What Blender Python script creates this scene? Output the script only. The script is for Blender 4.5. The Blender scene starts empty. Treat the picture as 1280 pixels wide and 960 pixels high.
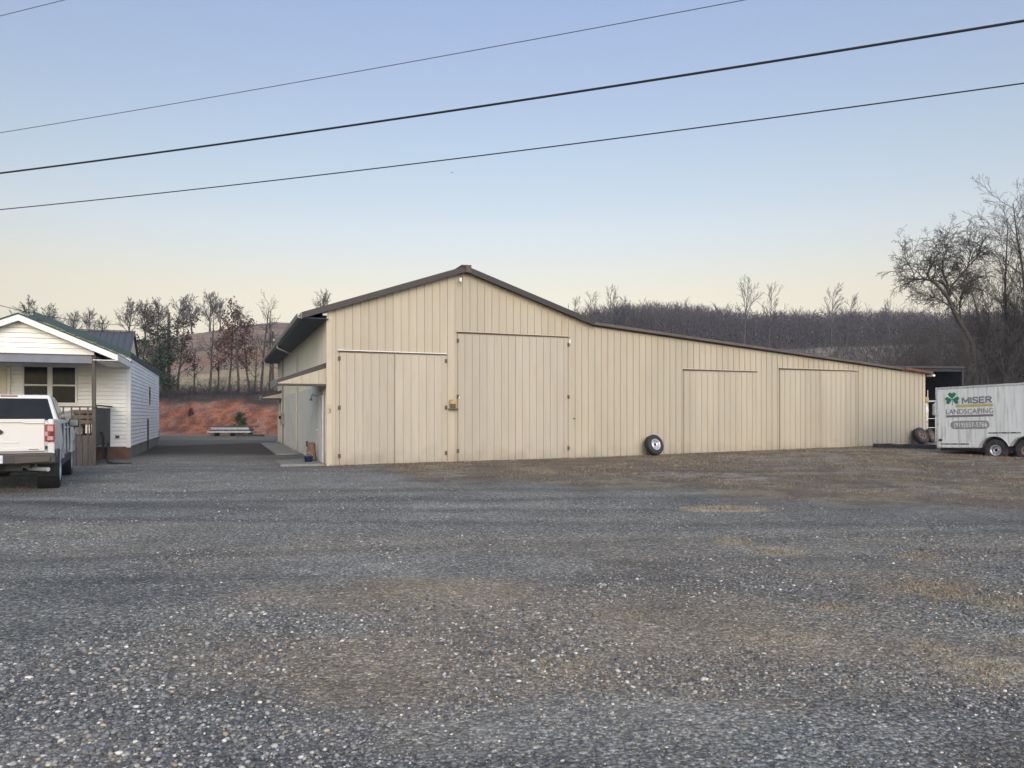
import bpy, math, random
import numpy as np
from mathutils import Vector, Matrix

SC = bpy.context.scene
COL = SC.collection
R = math.radians
CH = 1.5            # eye height
F = 950.0           # focal length in pixels of the 1280 wide photograph
HY = 519.0          # horizon row
TH = R(21)          # both buildings are turned by this much
CU, SU = math.cos(TH), math.sin(TH)

# ------------------------------------------------------------------ helpers
def P(px, py, Y):
    return Vector(((px - 640) / F * Y, Y, CH + (HY - py) / F * Y))

def sm(a, b, x):
    t = np.clip((x - a) / (b - a), 0, 1)
    return t * t * (3 - 2 * t)

_rg = np.random.RandomState(7)
_T = _rg.rand(256, 256)
def vnoise(x, y):
    xi = np.floor(x).astype(int); yi = np.floor(y).astype(int)
    fx = x - xi; fy = y - yi
    fx = fx * fx * (3 - 2 * fx); fy = fy * fy * (3 - 2 * fy)
    a = _T[xi % 256, yi % 256]; b = _T[(xi + 1) % 256, yi % 256]
    c = _T[xi % 256, (yi + 1) % 256]; d = _T[(xi + 1) % 256, (yi + 1) % 256]
    return (a * (1 - fx) + b * fx) * (1 - fy) + (c * (1 - fx) + d * fx) * fy
def fbm(x, y, o=4):
    s = 0; a = .5; t = 0
    for i in range(o):
        s = s + a * vnoise(x * 2 ** i + 17.3 * i, y * 2 ** i + 5.1 * i); t += a; a *= .5
    return s / t

# terrain heights: azimuth knots (x/y) by distance knots
AK = np.array([-1.5, -.72, -.50, -.30, -.10, .10, .30, .50, .75, 1.5])
YK = np.array([45, 50.6, 53.6, 60, 80, 110, 140, 170, 230, 320, 800.])
HT = np.array([
    [.15, .17, 2.7, 3.0, 5.0, 8.0, 11., 14., 13., 12., 12.],
    [.15, .17, 2.8, 3.1, 6.0, 10., 14., 17.5, 16.5, 15., 15.],
    [.15, .17, 2.8, 3.2, 6.2, 10.5, 15., 18.4, 17.5, 16., 16.],
    [.15, .17, 2.8, 3.4, 7.0, 12.5, 18., 22.4, 22., 20., 20.],
    [.20, .25, 2.5, 3.4, 7.0, 13., 18., 23., 25., 24., 22.],
    [.30, .40, .80, 1.5, 3.0, 7.0, 12., 16., 24., 26., 24.],
    [.40, .45, .60, 1.0, 2.4, 6.5, 12., 16., 24., 26., 24.],
    [.50, .55, .70, 1.0, 3.0, 8.0, 13., 17.0, 25., 28., 26.],
    [.50, .55, .70, 1.2, 3.4, 8.5, 13.5, 17.5, 26., 29., 27.],
    [.50, .55, .70, 1.2, 3.4, 8.5, 13.5, 17.5, 26., 29., 27.]])
def ground_h(X, Y):
    X = np.asarray(X, float); Y = np.asarray(Y, float)
    base = .0025 * Y.clip(0, 60) + .0148 * (X + 3).clip(0, 30) * sm(12, 30, Y)
    a = X / np.maximum(Y, 1)
    ai = np.clip(np.interp(a, AK, np.arange(len(AK))), 0, len(AK) - 1.001)
    yi = np.clip(np.interp(Y, YK, np.arange(len(YK))), 0, len(YK) - 1.001)
    a0 = ai.astype(int); y0 = yi.astype(int); fa = ai - a0; fy = yi - y0
    fa = fa * fa * (3 - 2 * fa)
    h = (HT[a0, y0] * (1 - fa) + HT[a0 + 1, y0] * fa) * (1 - fy) + (HT[a0, y0 + 1] * (1 - fa) + HT[a0 + 1, y0 + 1] * fa) * fy
    w = sm(43, 49, Y)
    far = (fbm(X * .05, Y * .05) - .5) * 1.6 * sm(58, 100, Y) + (fbm(X * .7 + 3, Y * .7) - .5) * .5 * sm(50.5, 52, Y)
    near = (fbm(X * .35, Y * .35, 3) - .5) * .05 * sm(2, 6, Y)
    return base * (1 - w) + (h + far) * w + near * (1 - w)
def gz(x, y):
    return float(ground_h(np.array([x]), np.array([y]))[0])

# ------------------------------------------------------------------ materials
def lin(c):
    return tuple(((v / 255 + .055) / 1.055) ** 2.4 if v > 10 else v / 255 / 12.92 for v in c) + (1,)

def mat(name, col, rough=.6, metal=0., var=.12, scale=4., bump=0., bscale=60., stretch=(1, 1, 1), dirt=None, dlo=.5, dhi=.75, spec=None, alpha=None, emit=None):
    m = bpy.data.materials.new(name); m.use_nodes = True
    nt = m.node_tree; b = nt.nodes['Principled BSDF']; L = nt.links
    b.inputs['Roughness'].default_value = rough; b.inputs['Metallic'].default_value = metal
    if spec is not None: b.inputs['Specular IOR Level'].default_value = spec
    tc = nt.nodes.new('ShaderNodeTexCoord'); mp = nt.nodes.new('ShaderNodeMapping'); mp.inputs['Scale'].default_value = stretch
    L.new(tc.outputs['Object'], mp.inputs[0])
    n = nt.nodes.new('ShaderNodeTexNoise'); n.inputs['Scale'].default_value = scale; n.inputs['Detail'].default_value = 6; L.new(mp.outputs[0], n.inputs[0])
    mr = nt.nodes.new('ShaderNodeMapRange'); mr.inputs[1].default_value = .3; mr.inputs[2].default_value = .7
    mr.inputs[3].default_value = 1 - var; mr.inputs[4].default_value = 1 + var; L.new(n.outputs[0], mr.inputs[0])
    mx = nt.nodes.new('ShaderNodeVectorMath'); mx.operation = 'SCALE'; mx.inputs[0].default_value = col[:3]; L.new(mr.outputs[0], mx.inputs['Scale'])
    out = mx.outputs[0]
    if dirt:
        n2 = nt.nodes.new('ShaderNodeTexNoise'); n2.inputs['Scale'].default_value = scale * 2.3; n2.inputs['Detail'].default_value = 8; L.new(mp.outputs[0], n2.inputs[0])
        r2 = nt.nodes.new('ShaderNodeMapRange'); r2.inputs[1].default_value = dlo; r2.inputs[2].default_value = dhi; L.new(n2.outputs[0], r2.inputs[0])
        mc = nt.nodes.new('ShaderNodeMix'); mc.data_type = 'RGBA'; L.new(r2.outputs[0], mc.inputs[0]); L.new(out, mc.inputs[6]); mc.inputs[7].default_value = tuple(dirt[:3]) + (1,)
        out = mc.outputs[2]
    L.new(out, b.inputs['Base Color'])
    if bump:
        n3 = nt.nodes.new('ShaderNodeTexNoise'); n3.inputs['Scale'].default_value = bscale; n3.inputs['Detail'].default_value = 4; L.new(mp.outputs[0], n3.inputs[0])
        bp = nt.nodes.new('ShaderNodeBump'); bp.inputs['Strength'].default_value = bump; bp.inputs['Distance'].default_value = .02
        L.new(n3.outputs[0], bp.inputs['Height']); L.new(bp.outputs[0], b.inputs['Normal'])
    if emit:
        b.inputs['Emission Color'].default_value = tuple(emit[:3]) + (1,); b.inputs['Emission Strength'].default_value = emit[3]
    return m

TAN = (.410, .368, .285)
M = dict(
    tan=mat('tan_painted_steel', TAN, .45, var=.05, scale=.9, stretch=(2.5, 2.5, .5), bump=.12, bscale=3, dirt=(.40, .31, .20), dlo=.52, dhi=1.0),
    tan_door=mat('tan_door_steel', (.405, .366, .295), .45, var=.05, scale=1.3, stretch=(2.5, 2.5, .4), bump=.18, bscale=3, dirt=(.38, .31, .22), dlo=.52, dhi=1.0),
    trimtan=mat('tan_trim', (.46, .40, .30), .5, var=.07, scale=2),
    side=mat('side_wall_steel', (.50, .48, .40), .5, var=.06, scale=1, stretch=(2, 2, .4), bump=.1, bscale=3, dirt=(.33, .30, .24), dlo=.55, dhi=.95),  # same paint as the front, lightened to add light on this side
    board=mat('side_wall_board', (.70, .65, .51), .7, var=.07, scale=.8, dirt=(.52, .48, .38), dlo=.5, dhi=.9),
    brown=mat('brown_trim', (.030, .024, .025), .55, var=.2, scale=3),
    brownroof=mat('brown_roof', (.085, .070, .062), .5, var=.2, scale=2, dirt=(.11, .06, .04), dlo=.6, dhi=.9),
    rust=mat('rusty_steel', (.13, .05, .032), .8, var=.35, scale=4, dirt=(.12, .07, .05), dlo=.5, dhi=.7),
    dark=mat('black_gap', (.01, .009, .008), .9, var=.1),
    hinge=mat('rusty_hinge', (.10, .075, .055), .7, .2, var=.3, scale=20),
    gutter=mat('gutter_metal', (.20, .20, .17), .5, .1, var=.2, scale=3),
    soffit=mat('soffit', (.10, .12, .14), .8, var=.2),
    white=mat('white_vinyl', (.76, .75, .72), .5, var=.05, scale=1.2, dirt=(.55, .52, .45), dlo=.58, dhi=1.0),
    siding=mat('white_siding', (.88, .87, .84), .5, var=.05, scale=1., stretch=(.6, .6, 2), dirt=(.55, .50, .41), dlo=.55, dhi=.95),
    cream=mat('cream_door', (.66, .60, .47), .5, var=.05),
    creamwall=mat('cream_wall', (.68, .58, .38), .6, var=.08),
    green=mat('green_roof_steel', (.003, .040, .044), .6, var=.15),
    greyroof=mat('grey_roof_steel', (.055, .058, .068), .6, var=.12),
    glass=mat('window_glass', (.012, .016, .02), .12, var=.6, scale=5, spec=.07),
    deck=mat('weathered_wood', (.095, .082, .070), .85, var=.3, scale=3, stretch=(4, 4, .6), bump=.4, dirt=(.06, .05, .042), dlo=.5, dhi=.8),
    skirtred=mat('stained_skirting', (.17, .085, .055), .9, var=.3, scale=3, bump=.4),
    skirt=mat('cement_skirting', (.20, .185, .15), .9, var=.25, scale=2, bump=.3, dirt=(.16, .13, .10)),
    beam=mat('porch_shade_band', (.17, .185, .22), .7, var=.1),  # shade under the porch roof put into the colour
    cushion=mat('brown_cushion', (.20, .15, .115), .9, var=.2, bump=.3),
    greycloth=mat('grey_patterned_cloth', (.28, .28, .27), .9, var=.5, scale=14),
    rubber=mat('tyre_rubber', (.022, .022, .024), .75, var=.3, scale=12, bump=.3, bscale=90, dirt=(.07, .06, .05), dlo=.6, dhi=.9),
    oldrubber=mat('worn_rubber', (.03, .028, .03), .85, var=.4, scale=6, bump=.4, bscale=70, dirt=(.10, .07, .05), dlo=.5, dhi=.8),
    chrome=mat('silver_rim', (.62, .61, .60), .35, .75, var=.15, scale=10, dirt=(.25, .20, .15), dlo=.6, dhi=.85),
    rustrim=mat('rusty_rim', (.22, .15, .12), .7, .4, var=.35, scale=12),
    carwhite=mat('white_car_paint', (.62, .61, .585), .22, var=.02, scale=1, dirt=(.6, .57, .52), dlo=.6, dhi=1.0),
    cardark=mat('dark_car_plastic', (.018, .019, .022), .45, var=.25, scale=8),
    carbrown=mat('dusty_bumper', (.05, .048, .045), .35, .5, var=.15, scale=5),
    carglass=mat('car_glass', (.010, .014, .018), .08, var=.2, spec=.10),
    lampred=mat('red_lens', (.22, .010, .018), .15, var=.15, scale=20, spec=.8),
    lamppink=mat('clear_lens', (.45, .24, .25), .15, var=.15, scale=30, spec=.8),
    lampdark=mat('smoked_lens', (.06, .01, .015), .15, var=.15),
    plate=mat('number_plate', (.55, .58, .66), .5, var=.15, scale=30),
    black=mat('black_plastic', (.012, .012, .013), .5, var=.2),
    mirror=mat('mirror_glass', (.16, .19, .20), .15, .6, var=.02),
    trailer=mat('trailer_white', (.66, .67, .645), .55, var=.07, scale=1.6, stretch=(3.4, 3.4, .3), dirt=(.27, .27, .245), dlo=.50, dhi=.80),
    trailertrim=mat('trailer_trim', (.55, .55, .53), .4, .3, var=.2, scale=5, dirt=(.25, .2, .15)),
    logogreen=mat('green_logo', (.015, .16, .085), .6, var=.1),
    letters=mat('faded_lettering', (.13, .14, .14), .7, var=.35, scale=30, dirt=(.42, .42, .41), dlo=.55, dhi=.66),
    goldbar=mat('gold_stripe', (.42, .37, .12), .6, var=.2, scale=10),
    greybar=mat('grey_stripe', (.17, .15, .15), .6, var=.2, scale=10),
    pill=mat('grey_panel', (.25, .25, .24), .7, var=.15, scale=10),
    pale=mat('pale_lettering', (.72, .72, .70), .6, var=.05),
    yellow=mat('yellow_plastic', (.40, .30, .12), .6, var=.3, scale=16, dirt=(.30, .16, .09), dlo=.5, dhi=.7),
    concrete=mat('concrete', (.22, .21, .185), .9, var=.15, scale=3, bump=.3, dirt=(.12, .105, .085)),
    blue=mat('blue_plastic', (.015, .05, .13), .4, var=.3, scale=20),
    cardboard=mat('brown_sack', (.16, .095, .06), .9, var=.25, scale=8),
    galv=mat('galvanised_steel', (.50, .53, .56), .4, .5, var=.15, scale=4),
    paint_white=mat('white_paint', (.72, .72, .70), .5, var=.1),
    timber=mat('dark_timber', (.045, .042, .045), .9, var=.4, scale=3, bump=.6, bscale=25),
    sheddark=mat('dark_shed_steel', (.02, .024, .03), .8, var=.3, scale=2),
    bark=mat('bark', (.062, .052, .046), .95, var=.35, scale=5),
    barkdark=mat('dark_bark', (.055, .046, .042), .95, var=.35, scale=5),
    barkgrey=mat('grey_brush', (.080, .070, .062), .95, var=.35, scale=1.5),
    barkfar=mat('far_bark', (.078, .068, .070), .95, var=.4, scale=.15),
    pole=mat('pole_wood', (.085, .065, .055), .9, var=.2, scale=3),
    cable=mat('black_cable', (.006, .006, .009), .7, var=.1),
    cablegrey=mat('grey_cable', (.05, .055, .075), .7, var=.1),
    guy=mat('guy_marker', (.50, .28, .12), .6, var=.2),
    leafdark=mat('evergreen_leaf', (.028, .042, .024), .8, var=.4, scale=1.2),
    leafbrown=mat('brown_oak_leaf', (.105, .052, .045), .85, var=.45, scale=1.2),
    leafpurple=mat('purple_brown_leaf', (.060, .046, .044), .85, var=.45, scale=1.2),
    cedar=mat('cedar_needles', (.03, .055, .02), .85, var=.4, scale=3),
    drygrass=mat('dry_grass', (.22, .17, .10), .95, var=.4, scale=.6),
)
def steel_extra(m):
    nt = m.node_tree; L = nt.links; b = nt.nodes['Principled BSDF']; src = b.inputs['Base Color'].links[0].from_socket
    tc = nt.nodes.new('ShaderNodeTexCoord'); sx_ = nt.nodes.new('ShaderNodeSeparateXYZ'); L.new(tc.outputs['Object'], sx_.inputs[0])
    d = nt.nodes.new('ShaderNodeMath'); d.operation = 'DIVIDE'; d.inputs[1].default_value = .952; L.new(sx_.outputs[0], d.inputs[0])
    f = nt.nodes.new('ShaderNodeMath'); f.operation = 'FLOOR'; L.new(d.outputs[0], f.inputs[0])
    wn = nt.nodes.new('ShaderNodeTexWhiteNoise'); wn.noise_dimensions = '1D'; L.new(f.outputs[0], wn.inputs['W'])
    mr = nt.nodes.new('ShaderNodeMapRange'); mr.inputs[3].default_value = .93; mr.inputs[4].default_value = 1.05; L.new(wn.outputs[0], mr.inputs[0])
    v = nt.nodes.new('ShaderNodeVectorMath'); v.operation = 'SCALE'; L.new(src, v.inputs[0]); L.new(mr.outputs[0], v.inputs['Scale'])
    # splash: noisy dirt up to knee height
    n = nt.nodes.new('ShaderNodeTexNoise'); n.inputs['Scale'].default_value = 2.2; n.inputs['Detail'].default_value = 8; L.new(tc.outputs['Object'], n.inputs[0])
    zz = nt.nodes.new('ShaderNodeMath'); zz.operation = 'MULTIPLY_ADD'; zz.inputs[1].default_value = -1.3; zz.inputs[2].default_value = 1.25; L.new(n.outputs[0], zz.inputs[0])
    z2 = nt.nodes.new('ShaderNodeMath'); z2.operation = 'ADD'; L.new(zz.outputs[0], z2.inputs[0]); L.new(sx_.outputs[2], z2.inputs[1])
    r = nt.nodes.new('ShaderNodeMapRange'); r.inputs[1].default_value = 1.15; r.inputs[2].default_value = .55; r.inputs[3].default_value = 0; r.inputs[4].default_value = .45; L.new(z2.outputs[0], r.inputs[0])
    mx = nt.nodes.new('ShaderNodeMix'); mx.data_type = 'RGBA'; L.new(r.outputs[0], mx.inputs[0]); L.new(v.outputs[0], mx.inputs[6]); mx.inputs[7].default_value = (.20, .165, .125, 1)
    L.new(mx.outputs[2], b.inputs['Base Color'])
for k_ in ('tan', 'tan_door', 'side'): steel_extra(M[k_])
def vcol_mat(name, rough=.9, bump=0):
    m = bpy.data.materials.new(name); m.use_nodes = True; nt = m.node_tree
    b = nt.nodes['Principled BSDF']; b.inputs['Roughness'].default_value = rough
    a = nt.nodes.new('ShaderNodeAttribute'); a.attribute_name = 'col'; nt.links.new(a.outputs['Color'], b.inputs['Base Color'])
    b.inputs['Specular IOR Level'].default_value = .3
    return m
M['stone'] = vcol_mat('loose_stone', .85)
M['grassv'] = vcol_mat('grass_blades', .95)

# ------------------------------------------------------------------ mesh building
class MB:
    def __init__(s): s.v = []; s.f = []
    def add(s, vs, fs):
        o = len(s.v); s.v += [tuple(v) for v in vs]; s.f += [tuple(i + o for i in f) for f in fs]; return s
    def box(s, x0, x1, y0, y1, z0, z1):
        return s.add([(x0,y0,z0),(x1,y0,z0),(x1,y1,z0),(x0,y1,z0),(x0,y0,z1),(x1,y0,z1),(x1,y1,z1),(x0,y1,z1)],
                     [(0,3,2,1),(4,5,6,7),(0,1,5,4),(1,2,6,5),(2,3,7,6),(3,0,4,7)])
    def hexa(s, p):   # 8 points: bottom loop then top loop
        return s.add(p, [(0,3,2,1),(4,5,6,7),(0,1,5,4),(1,2,6,5),(2,3,7,6),(3,0,4,7)])
    def prism(s, poly, a0, a1, axis='y'):
        n = len(poly); f = {'y': lambda p, a: (p[0], a, p[1]), 'x': lambda p, a: (a, p[0], p[1]), 'z': lambda p, a: (p[0], p[1], a)}[axis]
        vs = [f(p, a0) for p in poly] + [f(p, a1) for p in poly]
        return s.add(vs, [tuple(range(n))[::-1], tuple(range(n, 2 * n))] + [(i, (i + 1) % n, n + (i + 1) % n, n + i) for i in range(n)])
    def tube(s, pts, r, n=6, cap=True):
        pts = [Vector(p) for p in pts]; rs = r if isinstance(r, (list, tuple)) else [r] * len(pts)
        vs = []; fs = []
        for i, p in enumerate(pts):
            d = (pts[min(i + 1, len(pts) - 1)] - pts[max(i - 1, 0)]).normalized()
            a = d.cross(Vector((0, 0, 1)));
            if a.length < .1: a = d.cross(Vector((1, 0, 0)))
            a.normalize(); b = d.cross(a)
            for k in range(n):
                t = 2 * math.pi * k / n; vs.append(p + (a * math.cos(t) + b * math.sin(t)) * rs[i])
        for i in range(len(pts) - 1):
            for k in range(n): fs.append((i * n + k, i * n + (k + 1) % n, (i + 1) * n + (k + 1) % n, (i + 1) * n + k))
        if cap: fs += [tuple(range(n))[::-1], tuple(range((len(pts) - 1) * n, len(pts) * n))]
        return s.add(vs, fs)
    def lathe(s, prof, n=32, c=(0, 0, 0), axis='x', cap=False):
        vs = []; fs = []; m = len(prof)
        for k in range(n):
            t = 2 * math.pi * k / n; ct, st = math.cos(t), math.sin(t)
            for (r, h) in prof:
                v = {'x': (h, r * ct, r * st), 'y': (r * ct, h, r * st), 'z': (r * ct, r * st, h)}[axis]
                vs.append((v[0] + c[0], v[1] + c[1], v[2] + c[2]))
        for k in range(n):
            k2 = (k + 1) % n
            for i in range(m - 1): fs.append((k * m + i, k2 * m + i, k2 * m + i + 1, k * m + i + 1))
        return s.add(vs, fs)
    def build(s, name, mtl, parent=None, bevel=0, smooth=False, seg=2):
        me = bpy.data.meshes.new(name); me.from_pydata(s.v, [], s.f); me.update()
        import bmesh
        bm = bmesh.new(); bm.from_mesh(me); bmesh.ops.recalc_face_normals(bm, faces=bm.faces); bm.to_mesh(me); bm.free()
        me.materials.append(mtl)
        if smooth: me.shade_smooth()
        o = bpy.data.objects.new(name, me); COL.objects.link(o)
        if parent: o.parent = parent
        if bevel:
            b = o.modifiers.new('bevel', 'BEVEL'); b.width = bevel; b.segments = seg; b.limit_method = 'ANGLE'; b.angle_limit = R(40)
        return o

def np_mesh(name, V, Fq, mtl, parent=None, cols=None, smooth=False):
    me = bpy.data.meshes.new(name); k = Fq.shape[1]
    me.vertices.add(len(V)); me.vertices.foreach_set('co', V.astype(np.float32).ravel())
    me.loops.add(Fq.size); me.loops.foreach_set('vertex_index', Fq.astype(np.int32).ravel())
    me.polygons.add(len(Fq)); me.polygons.foreach_set('loop_start', np.arange(0, Fq.size, k, dtype=np.int32))
    me.polygons.foreach_set('loop_total', np.full(len(Fq), k, dtype=np.int32))
    if smooth: me.polygons.foreach_set('use_smooth', np.ones(len(Fq), bool))
    me.update(calc_edges=True)
    if cols is not None:
        at = me.color_attributes.new('col', 'FLOAT_COLOR', 'POINT')
        at.data.foreach_set('color', np.concatenate([cols, np.ones((len(cols), 1))], 1).astype(np.float32).ravel())
    me.materials.append(mtl)
    o = bpy.data.objects.new(name, me); COL.objects.link(o)
    if parent: o.parent = parent
    return o

def tag(o, label=None, cat=None, group=None, kind=None):
    if label: o['label'] = label
    if cat: o['category'] = cat
    if group: o['group'] = group
    if kind: o['kind'] = kind
    return o
def empty(name, loc=(0, 0, 0), rz=0, label=None, cat=None, group=None):
    o = bpy.data.objects.new(name, None); COL.objects.link(o); o.location = loc; o.rotation_euler = (0, 0, rz); o.empty_display_size = .2
    return tag(o, label, cat, group)

# ------------------------------------------------------------------ camera, light, sky
cam = bpy.data.objects.new('camera', bpy.data.cameras.new('camera')); COL.objects.link(cam); SC.camera = cam
cam.location = (0, 0, CH); cam.rotation_euler = (R(90), 0, 0)
cam.data.sensor_width = 36; cam.data.lens = F / 1280 * 36; cam.data.shift_y = (HY - 480) / 1280
cam.data.clip_start = .05; cam.data.clip_end = 3000
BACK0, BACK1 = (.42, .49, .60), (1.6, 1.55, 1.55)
SUN_EL, SUN_AZ = 22, 170
w = bpy.data.worlds.new('World'); SC.world = w; w.use_nodes = True
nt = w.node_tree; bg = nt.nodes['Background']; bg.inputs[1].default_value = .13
sky = nt.nodes.new('ShaderNodeTexSky'); sky.sky_type = 'NISHITA'; sky.sun_disc = False
sky.sun_elevation = R(SUN_EL); sky.sun_rotation = R(SUN_AZ); sky.dust_density = 2
tc = nt.nodes.new('ShaderNodeTexCoord'); sx = nt.nodes.new('ShaderNodeSeparateXYZ'); nt.links.new(tc.outputs['Generated'], sx.inputs[0])
rp = nt.nodes.new('ShaderNodeValToRGB'); nt.links.new(sx.outputs['Z'], rp.inputs[0])
els = [(.0, (.69, .52, .45)), (.072, (.75, .55, .44)), (.155, (.965, .65, .44)), (.225, (.975, .725, .565)), (.318, (.95, .77, .64)), (.403, (.965, .79, .71)), (.479, (.98, .83, .785)), (.56, (1.15, 1.0, .9)), (.75, (2.5, 2.2, 1.8)), (1., (2.9, 2.55, 2.0))]  # stops above the view are brightened as added fill light
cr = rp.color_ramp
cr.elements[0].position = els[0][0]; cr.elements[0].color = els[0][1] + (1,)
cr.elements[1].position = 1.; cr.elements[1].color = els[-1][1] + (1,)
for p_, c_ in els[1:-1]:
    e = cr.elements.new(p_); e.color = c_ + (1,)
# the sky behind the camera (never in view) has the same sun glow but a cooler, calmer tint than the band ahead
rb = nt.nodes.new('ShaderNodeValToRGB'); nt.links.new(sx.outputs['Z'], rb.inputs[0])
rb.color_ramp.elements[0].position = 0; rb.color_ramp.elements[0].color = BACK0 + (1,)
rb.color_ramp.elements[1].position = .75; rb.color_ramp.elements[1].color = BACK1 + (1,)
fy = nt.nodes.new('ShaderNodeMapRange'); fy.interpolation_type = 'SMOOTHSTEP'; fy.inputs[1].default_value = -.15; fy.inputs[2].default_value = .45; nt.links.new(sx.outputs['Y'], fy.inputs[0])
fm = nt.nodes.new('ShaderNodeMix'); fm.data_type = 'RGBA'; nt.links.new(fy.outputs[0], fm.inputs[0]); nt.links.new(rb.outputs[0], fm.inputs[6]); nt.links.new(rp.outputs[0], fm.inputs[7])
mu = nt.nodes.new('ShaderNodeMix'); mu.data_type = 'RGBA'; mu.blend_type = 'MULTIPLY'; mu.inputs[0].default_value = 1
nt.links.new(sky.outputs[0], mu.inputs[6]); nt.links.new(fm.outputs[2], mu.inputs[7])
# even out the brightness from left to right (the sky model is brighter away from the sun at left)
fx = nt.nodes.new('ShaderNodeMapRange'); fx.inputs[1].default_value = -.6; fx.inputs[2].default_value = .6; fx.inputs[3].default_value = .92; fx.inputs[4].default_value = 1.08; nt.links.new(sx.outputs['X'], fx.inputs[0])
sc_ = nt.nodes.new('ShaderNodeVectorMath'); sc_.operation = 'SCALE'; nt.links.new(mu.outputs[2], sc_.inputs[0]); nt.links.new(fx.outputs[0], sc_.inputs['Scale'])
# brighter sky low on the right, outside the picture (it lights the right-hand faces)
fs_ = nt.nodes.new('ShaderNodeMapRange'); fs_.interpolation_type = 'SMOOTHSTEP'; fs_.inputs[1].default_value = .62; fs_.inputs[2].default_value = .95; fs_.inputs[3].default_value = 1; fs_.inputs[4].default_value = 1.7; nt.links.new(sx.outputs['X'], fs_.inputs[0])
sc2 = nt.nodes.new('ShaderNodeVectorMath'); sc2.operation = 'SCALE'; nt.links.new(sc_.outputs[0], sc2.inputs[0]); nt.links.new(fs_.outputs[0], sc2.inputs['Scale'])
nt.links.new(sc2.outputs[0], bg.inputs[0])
sun = bpy.data.objects.new('sun', bpy.data.lights.new('sun', 'SUN')); COL.objects.link(sun)
sun.data.energy = .10; sun.data.angle = R(24); sun.data.color = (1, .93, .84)
az, el = R(SUN_AZ), R(16)
sd = Vector((math.sin(az) * math.cos(el), math.cos(az) * math.cos(el), math.sin(el)))
sun.rotation_euler = sd.to_track_quat('Z', 'Y').to_euler()
vs_ = SC.view_settings; vs_.view_transform = 'Standard'; vs_.look = 'None'; vs_.exposure = 1.07; vs_.gamma = 1; vs_.use_curve_mapping = False
SC.cycles.max_bounces = 5; SC.cycles.diffuse_bounces = 3; SC.cycles.use_denoising = True

# ------------------------------------------------------------------ ground
NR, NC = 620, 470
Yr = np.concatenate([np.linspace(-30, 0, 16)[:-1], np.linspace(0, 30, 250), 30 + (np.linspace(0, 1, 160)[1:]) * 30, 60 * (410 / 60) ** (np.linspace(0, 1, 90)[1:])])
ar = np.sinh(np.linspace(-1.6, 1.6, NC)) / math.sinh(1.6) * 1.7
YY, AA = np.meshgrid(Yr, ar, indexing='ij'); XX = AA * (14 + np.maximum(YY, 0))
HH = ground_h(XX, YY)
n1 = fbm(XX * .25 + 9, YY * .25, 4); n2 = fbm(XX * 1.3, YY * 1.3 + 31, 4); n3 = fbm(XX * .6 + 50, YY * .6, 3); n4 = fbm(XX * 4, YY * 4, 3)
ppx = 640 + F * XX / np.maximum(YY, .5); ppy = HY - F * (HH - CH) / np.maximum(YY, .5)
def mixc(a, b, t): return a * (1 - t[..., None]) + np.array(b) * t[..., None]
base = np.ones(XX.shape + (3,)) * np.array((.245, .236, .205))
base *= (.80 + .36 * n1)[..., None]
base = mixc(base, (.27, .23, .18), sm(-1.5, 3.5, XX + (n3 - .5) * 6) * sm(13, 6, YY + (n1 - .5) * 6) * sm(.40, .60, n3 * .6 + n2 * .4) * .85)
base = mixc(base, (.155, .15, .145), sm(.50, .66, fbm(XX * .13 + 70, YY * .55, 3)) * .6)
base = mixc(base, (.29, .275, .24), sm(.55, .68, fbm(XX * .10 + 20, YY * .9 + 11, 3)) * .5)
# worn brown dust in the gravel
def blob(cx, cy, rx, ry, amp=.5):    # soft patch centred on a ground point, warped
    d = np.sqrt(((XX - cx) / rx) ** 2 + ((YY - cy) / ry) ** 2) + (n3 - .5) * 1.2 + (n2 - .5) * .9
    return sm(1.15, .45, d)
def gp(px, py, h=.03):
    Y = (CH - h) * F / (py - HY); return ((px - 640) / F * Y, Y)
dust = np.zeros(XX.shape)
for px, py, rx, ry, a in [(520, 735, 1.2, .9, .8), (690, 830, 2.6, 1.0, .75), (830, 790, 2.0, 1.2, .7), (760, 750, 2.4, 1.2, .45), (980, 800, 1.8, .8, .6), (430, 690, 1.2, .6, .35), (100, 660, 2.4, .8, .25), (90, 945, .5, .4, .7), (1100, 850, 1.2, .6, .4), (640, 690, 4, 1.6, .3), (1140, 735, 1.1, .45, .9), (620, 910, 1.4, .3, .3), (900, 875, .9, .4, .5)]:
    cx, cy = gp(px, py); dust = np.maximum(dust, a * blob(cx, cy, rx, ry))
base = mixc(base, (.31, .25, .18), np.clip(dust * 1.25, 0, 1))
def lane(c0, c1, c2, wd):      # a compacted wheel track across the lot
    yc = c0 + c1 * XX + c2 * XX ** 2 + (n3 - .5) * .5
    return np.exp(-((YY - yc) / wd) ** 2)
for c0, c1, c2, wd, am in ((13.2, .10, .004, .30, .30), (14.9, .10, .004, .32, .28), (10.2, -.05, .010, .22, .26), (11.7, -.05, .010, .24, .24), (7.4, .16, -.004, .16, .22), (8.7, .17, -.004, .18, .22)):
    base *= (1 - am * lane(c0, c1, c2, wd) * (.5 + n1))[..., None]; base *= (1 + am * .55 * lane(c0 + wd * 2.2, c1, c2, wd) * (.5 + n1))[..., None]
paleg = np.zeros(XX.shape)
for px, py, rx, ry, a in [(540, 705, 1.8, .7, .8), (400, 725, .8, .3, .4), (870, 900, 1.5, .4, .9), (1130, 900, 1.4, .35, .9), (1010, 930, .8, .25, .8), (1230, 790, 1.3, .3, .5), (60, 930, .9, .35, .7), (330, 900, .8, .25, .5), (640, 600, 4, 1.0, .5), (760, 603, 3, 1.0, .6), (330, 640, 3, .9, .3)]:
    cx, cy = gp(px, py); paleg = np.maximum(paleg, a * blob(cx, cy, rx, ry))
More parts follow.
